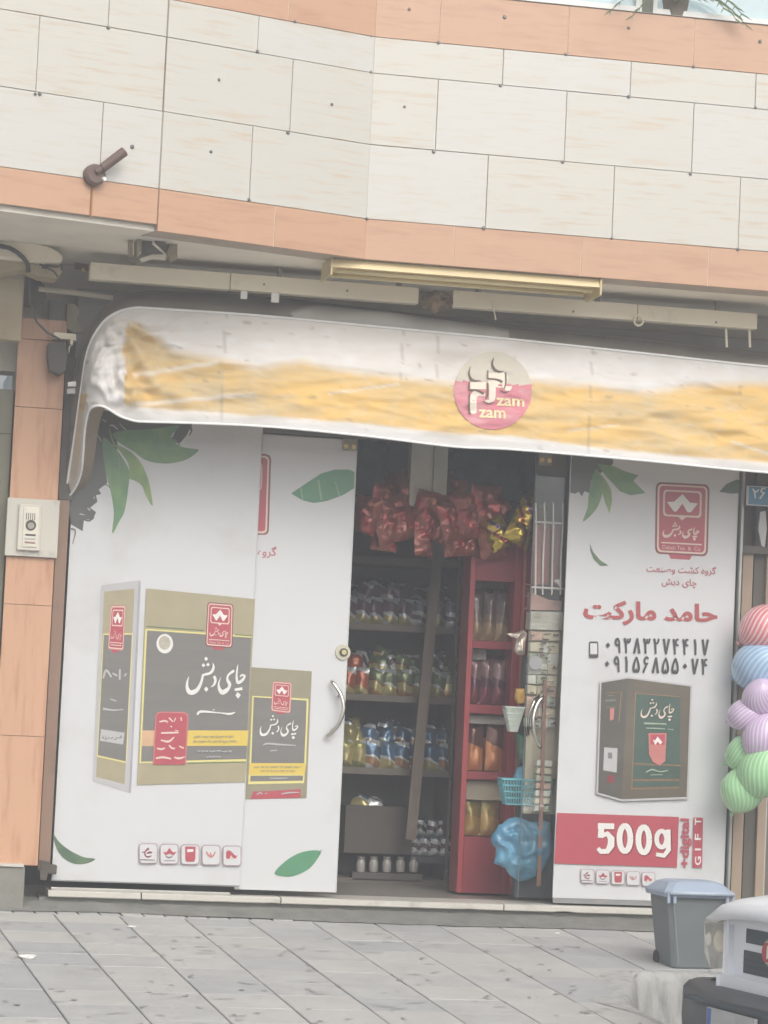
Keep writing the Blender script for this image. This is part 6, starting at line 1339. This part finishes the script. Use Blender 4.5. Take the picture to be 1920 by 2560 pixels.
# bonnet: domed panel with a rounded nose that overhangs the grille
V = []; F = []; nu, nv = 24, 16
for i in range(nu+1):
    l_ = lerp(-.82, .82, i/nu); e_ = abs(l_)/.82
    for j in range(nv+1):
        t = j/nv; f_ = lerp(.15-.13*e_**4, -1.12, t); crown = .05*(1-e_**2)
        z = .735-.035*e_**2+crown*.6+.12*(1-(1-t)**1.6)-.050*max(0, 1-t*9)**2
        V.append(CW(f_, l_*(.98+.04*min(1, t*3)), z+.0))
    V.append(CW(.10-.13*e_**4, l_*.95, .735-.035*e_**2+.03*(1-e_**2)-.068))
n_ = nv+2
for i in range(nu):
    for j in range(nv): F.append((i*n_+j, i*n_+j+1, (i+1)*n_+j+1, (i+1)*n_+j))
    F.append((i*n_, (i+1)*n_, (i+1)*n_+nv+1, i*n_+nv+1))
MB().add(V, [tuple(reversed(f)) for f in F]).build('bonnet', cpaint, ce, True)
def cbox(nm, f0, f1, l0, l1, z0, z1, m, bev=.006, par=ce):
    bm = bmesh.new(); bmesh.ops.create_cube(bm, size=1)
    for v in bm.verts: v.co = CW(lerp(f0, f1, v.co.x+.5), lerp(l0, l1, v.co.y+.5), lerp(z0, z1, v.co.z+.5))
    bmesh.ops.bevel(bm, geom=bm.edges[:], offset=bev, segments=2, affect='EDGES'); return MB().bm(bm).build(nm, m, par)
# grille: white frame with two dark openings and a round badge
cbox('grille_panel', -.17, .035, -.50, .50, .44, .70, cpaint); cbox('grille_top_bar', .03, .06, -.50, .50, .665, .70, cpaint); cbox('grille_side', .03, .058, -.50, -.455, .44, .67, cpaint); cbox('grille_side', .03, .058, .455, .50, .44, .67, cpaint)
cbox('grille_opening', .034, .039, -.30, .30, .595, .65, grd, .002); cbox('grille_opening', .034, .039, -.32, .32, .47, .56, grd, .002)
for k_ in range(3): cbox('grille_slat', .0392, .046, -.31, .31, .485+k_*.025, .489+k_*.025, blackp, .001)
cbox('bonnet_gap', .03, .075, -.5, .5, .699, .706, grd, .001)
c_ = CW(.04, 0, .575); MB().tube([c_, c_+hx*.02, c_+hx*.028], [.062, .062, .05], 28).build('badge', chrome, ce)
c_ = CW(.069, 0, .575); MB().tube([c_, c_+hx*.003], [.045, .045], 24).build('badge_field', mat('badge_red', S(184, 52, 60), .3), ce); c_ = CW(.0725, .012, .575); MB().prism([c_+lx*-.008+Vector((0, 0, -.03)), c_+lx*.03+Vector((0, 0, -.012)), c_+lx*.03+Vector((0, 0, .022)), c_+lx*-.004+Vector((0, 0, .034))], tuple(hx*.002)).build('badge_mark', white_print, ce)
cbox('lower_grille_bar', .0, .07, -.52, .52, .385, .44, cpaint, .012)
for s_ in (-1, 1):
    V = [CW(.035, s_*.503, .47), CW(.045, s_*.503, .69), CW(.05, s_*.70, .68), CW(.03, s_*.82, .64), (CW(.01, s_*.85, .51)), CW(.04, s_*.70, .455)]
    bk = [p-hx*.16-lx*s_*.04*(k>1) for k, p in enumerate(V)]; n_ = len(V); hl = MB().add(V+bk, [tuple(range(n_)), tuple(range(n_, 2*n_))[::-1]]+[(i, n_+i, n_+(i+1) % n_, (i+1) % n_) for i in range(n_)]).build('headlight', mat('headlight_lens', S(134, 134, 130), .08, scale=5, stretch=(1, 1, .5), col2=S(176, 174, 166), thr=(.42, .6), coat=1), ce)
    c_ = CW(.030, s_*.745, .575); MB().tube([c_+hx*-.01, c_+hx*.004, c_+hx*.010], [.034, .034, .026], 20).build('indicator_lens', mat('lamp_clear', S(226, 222, 210), .1, coat=1), hl)
    c_ = CW(.040, s_*.60, .575); MB().tube([c_+hx*-.01, c_+hx*.006, c_+hx*.012], [.052, .052, .042], 20).build('headlight_reflector', mat('reflector_pale', S(226, 218, 196), .2), hl)
# bumper
V = []; F = []; prof = [(.0, .40), (.14, .395), (.175, .37), (.18, .25), (.16, .12), (.05, .08), (-.05, .10)]
st_ = [(-.96, -.75), (-.96, -.30), (-.93, -.10), (-.80, -.0), (-.35, .03), (0, .04), (.35, .03), (.68, -.01), (.80, -.12), (.84, -.30), (.86, -.75)]
for l_, f0_ in st_:
    for pf, pz_ in prof:
        k = 1 if abs(l_) < .8 else .6; s_ = 1 if l_ > 0 else -1
        V.append(CW(f0_+pf*k, l_+(s_*pf*.35 if abs(l_) > .75 else 0), pz_))
m_ = len(prof)
for i in range(len(st_)-1):
    for k in range(m_-1): F.append((i*m_+k, i*m_+k+1, (i+1)*m_+k+1, (i+1)*m_+k))
o = MB().add(V, [tuple(reversed(f)) for f in F]).build('bumper', blackp, ce); smooth_by_angle(o, 50)
cbox('bumper_groove', .15, .222, -.55, .55, .345, .356, grd, .003)
pn = cbox('number_plate', .222, .232, -.26, .26, .215, .33, mat('plate_grey_white', S(170, 172, 172), .4), .003); cbox('plate_band', .2325, .2345, -.258, -.225, .217, .328, mat('plate_blue', S(60, 96, 170), .4), .0005, pn); pn.name = 'licence_plate'
# wheels
for f_ in (-.85, -3.35):
    for s_ in (-1, 1):
        c_ = CW(f_, s_*.70, .29); wl = MB().tube([c_-lx*.085, c_-lx*.07, c_+lx*.07, c_+lx*.085], [.26, .29, .29, .26], 28).build('wheel', rubber, ce)
        MB().tube([c_+lx*s_*.086, c_+lx*s_*.092], [.18, .17], 20).build('rim', mat('wheel_rim', S(150, 152, 154), .35, metal=.6), wl)

# ================================================================== VEIL: scattering volume added to lift the blacks like lens glare
hz = MB().box((-65, 65), (-65, 35), (ROADZ-1, 9)).build('veil_box', mat('asphalt', (0, 0, 0, 1))); tag(hz, kind='stuff')
hm_ = bpy.data.materials.new('veil_volume'); hm_.use_nodes = True; N = hm_.node_tree.nodes; N.remove(N['Principled BSDF'])
pv = N.new('ShaderNodeVolumePrincipled'); pv.inputs['Color'].default_value = (.93, .95, 1, 1); pv.inputs['Density'].default_value = .016; pv.inputs['Anisotropy'].default_value = .2
hm_.node_tree.links.new(pv.outputs[0], N['Material Output'].inputs['Volume']); hz.data.materials.clear(); hz.data.materials.append(hm_)
LAY.clear()
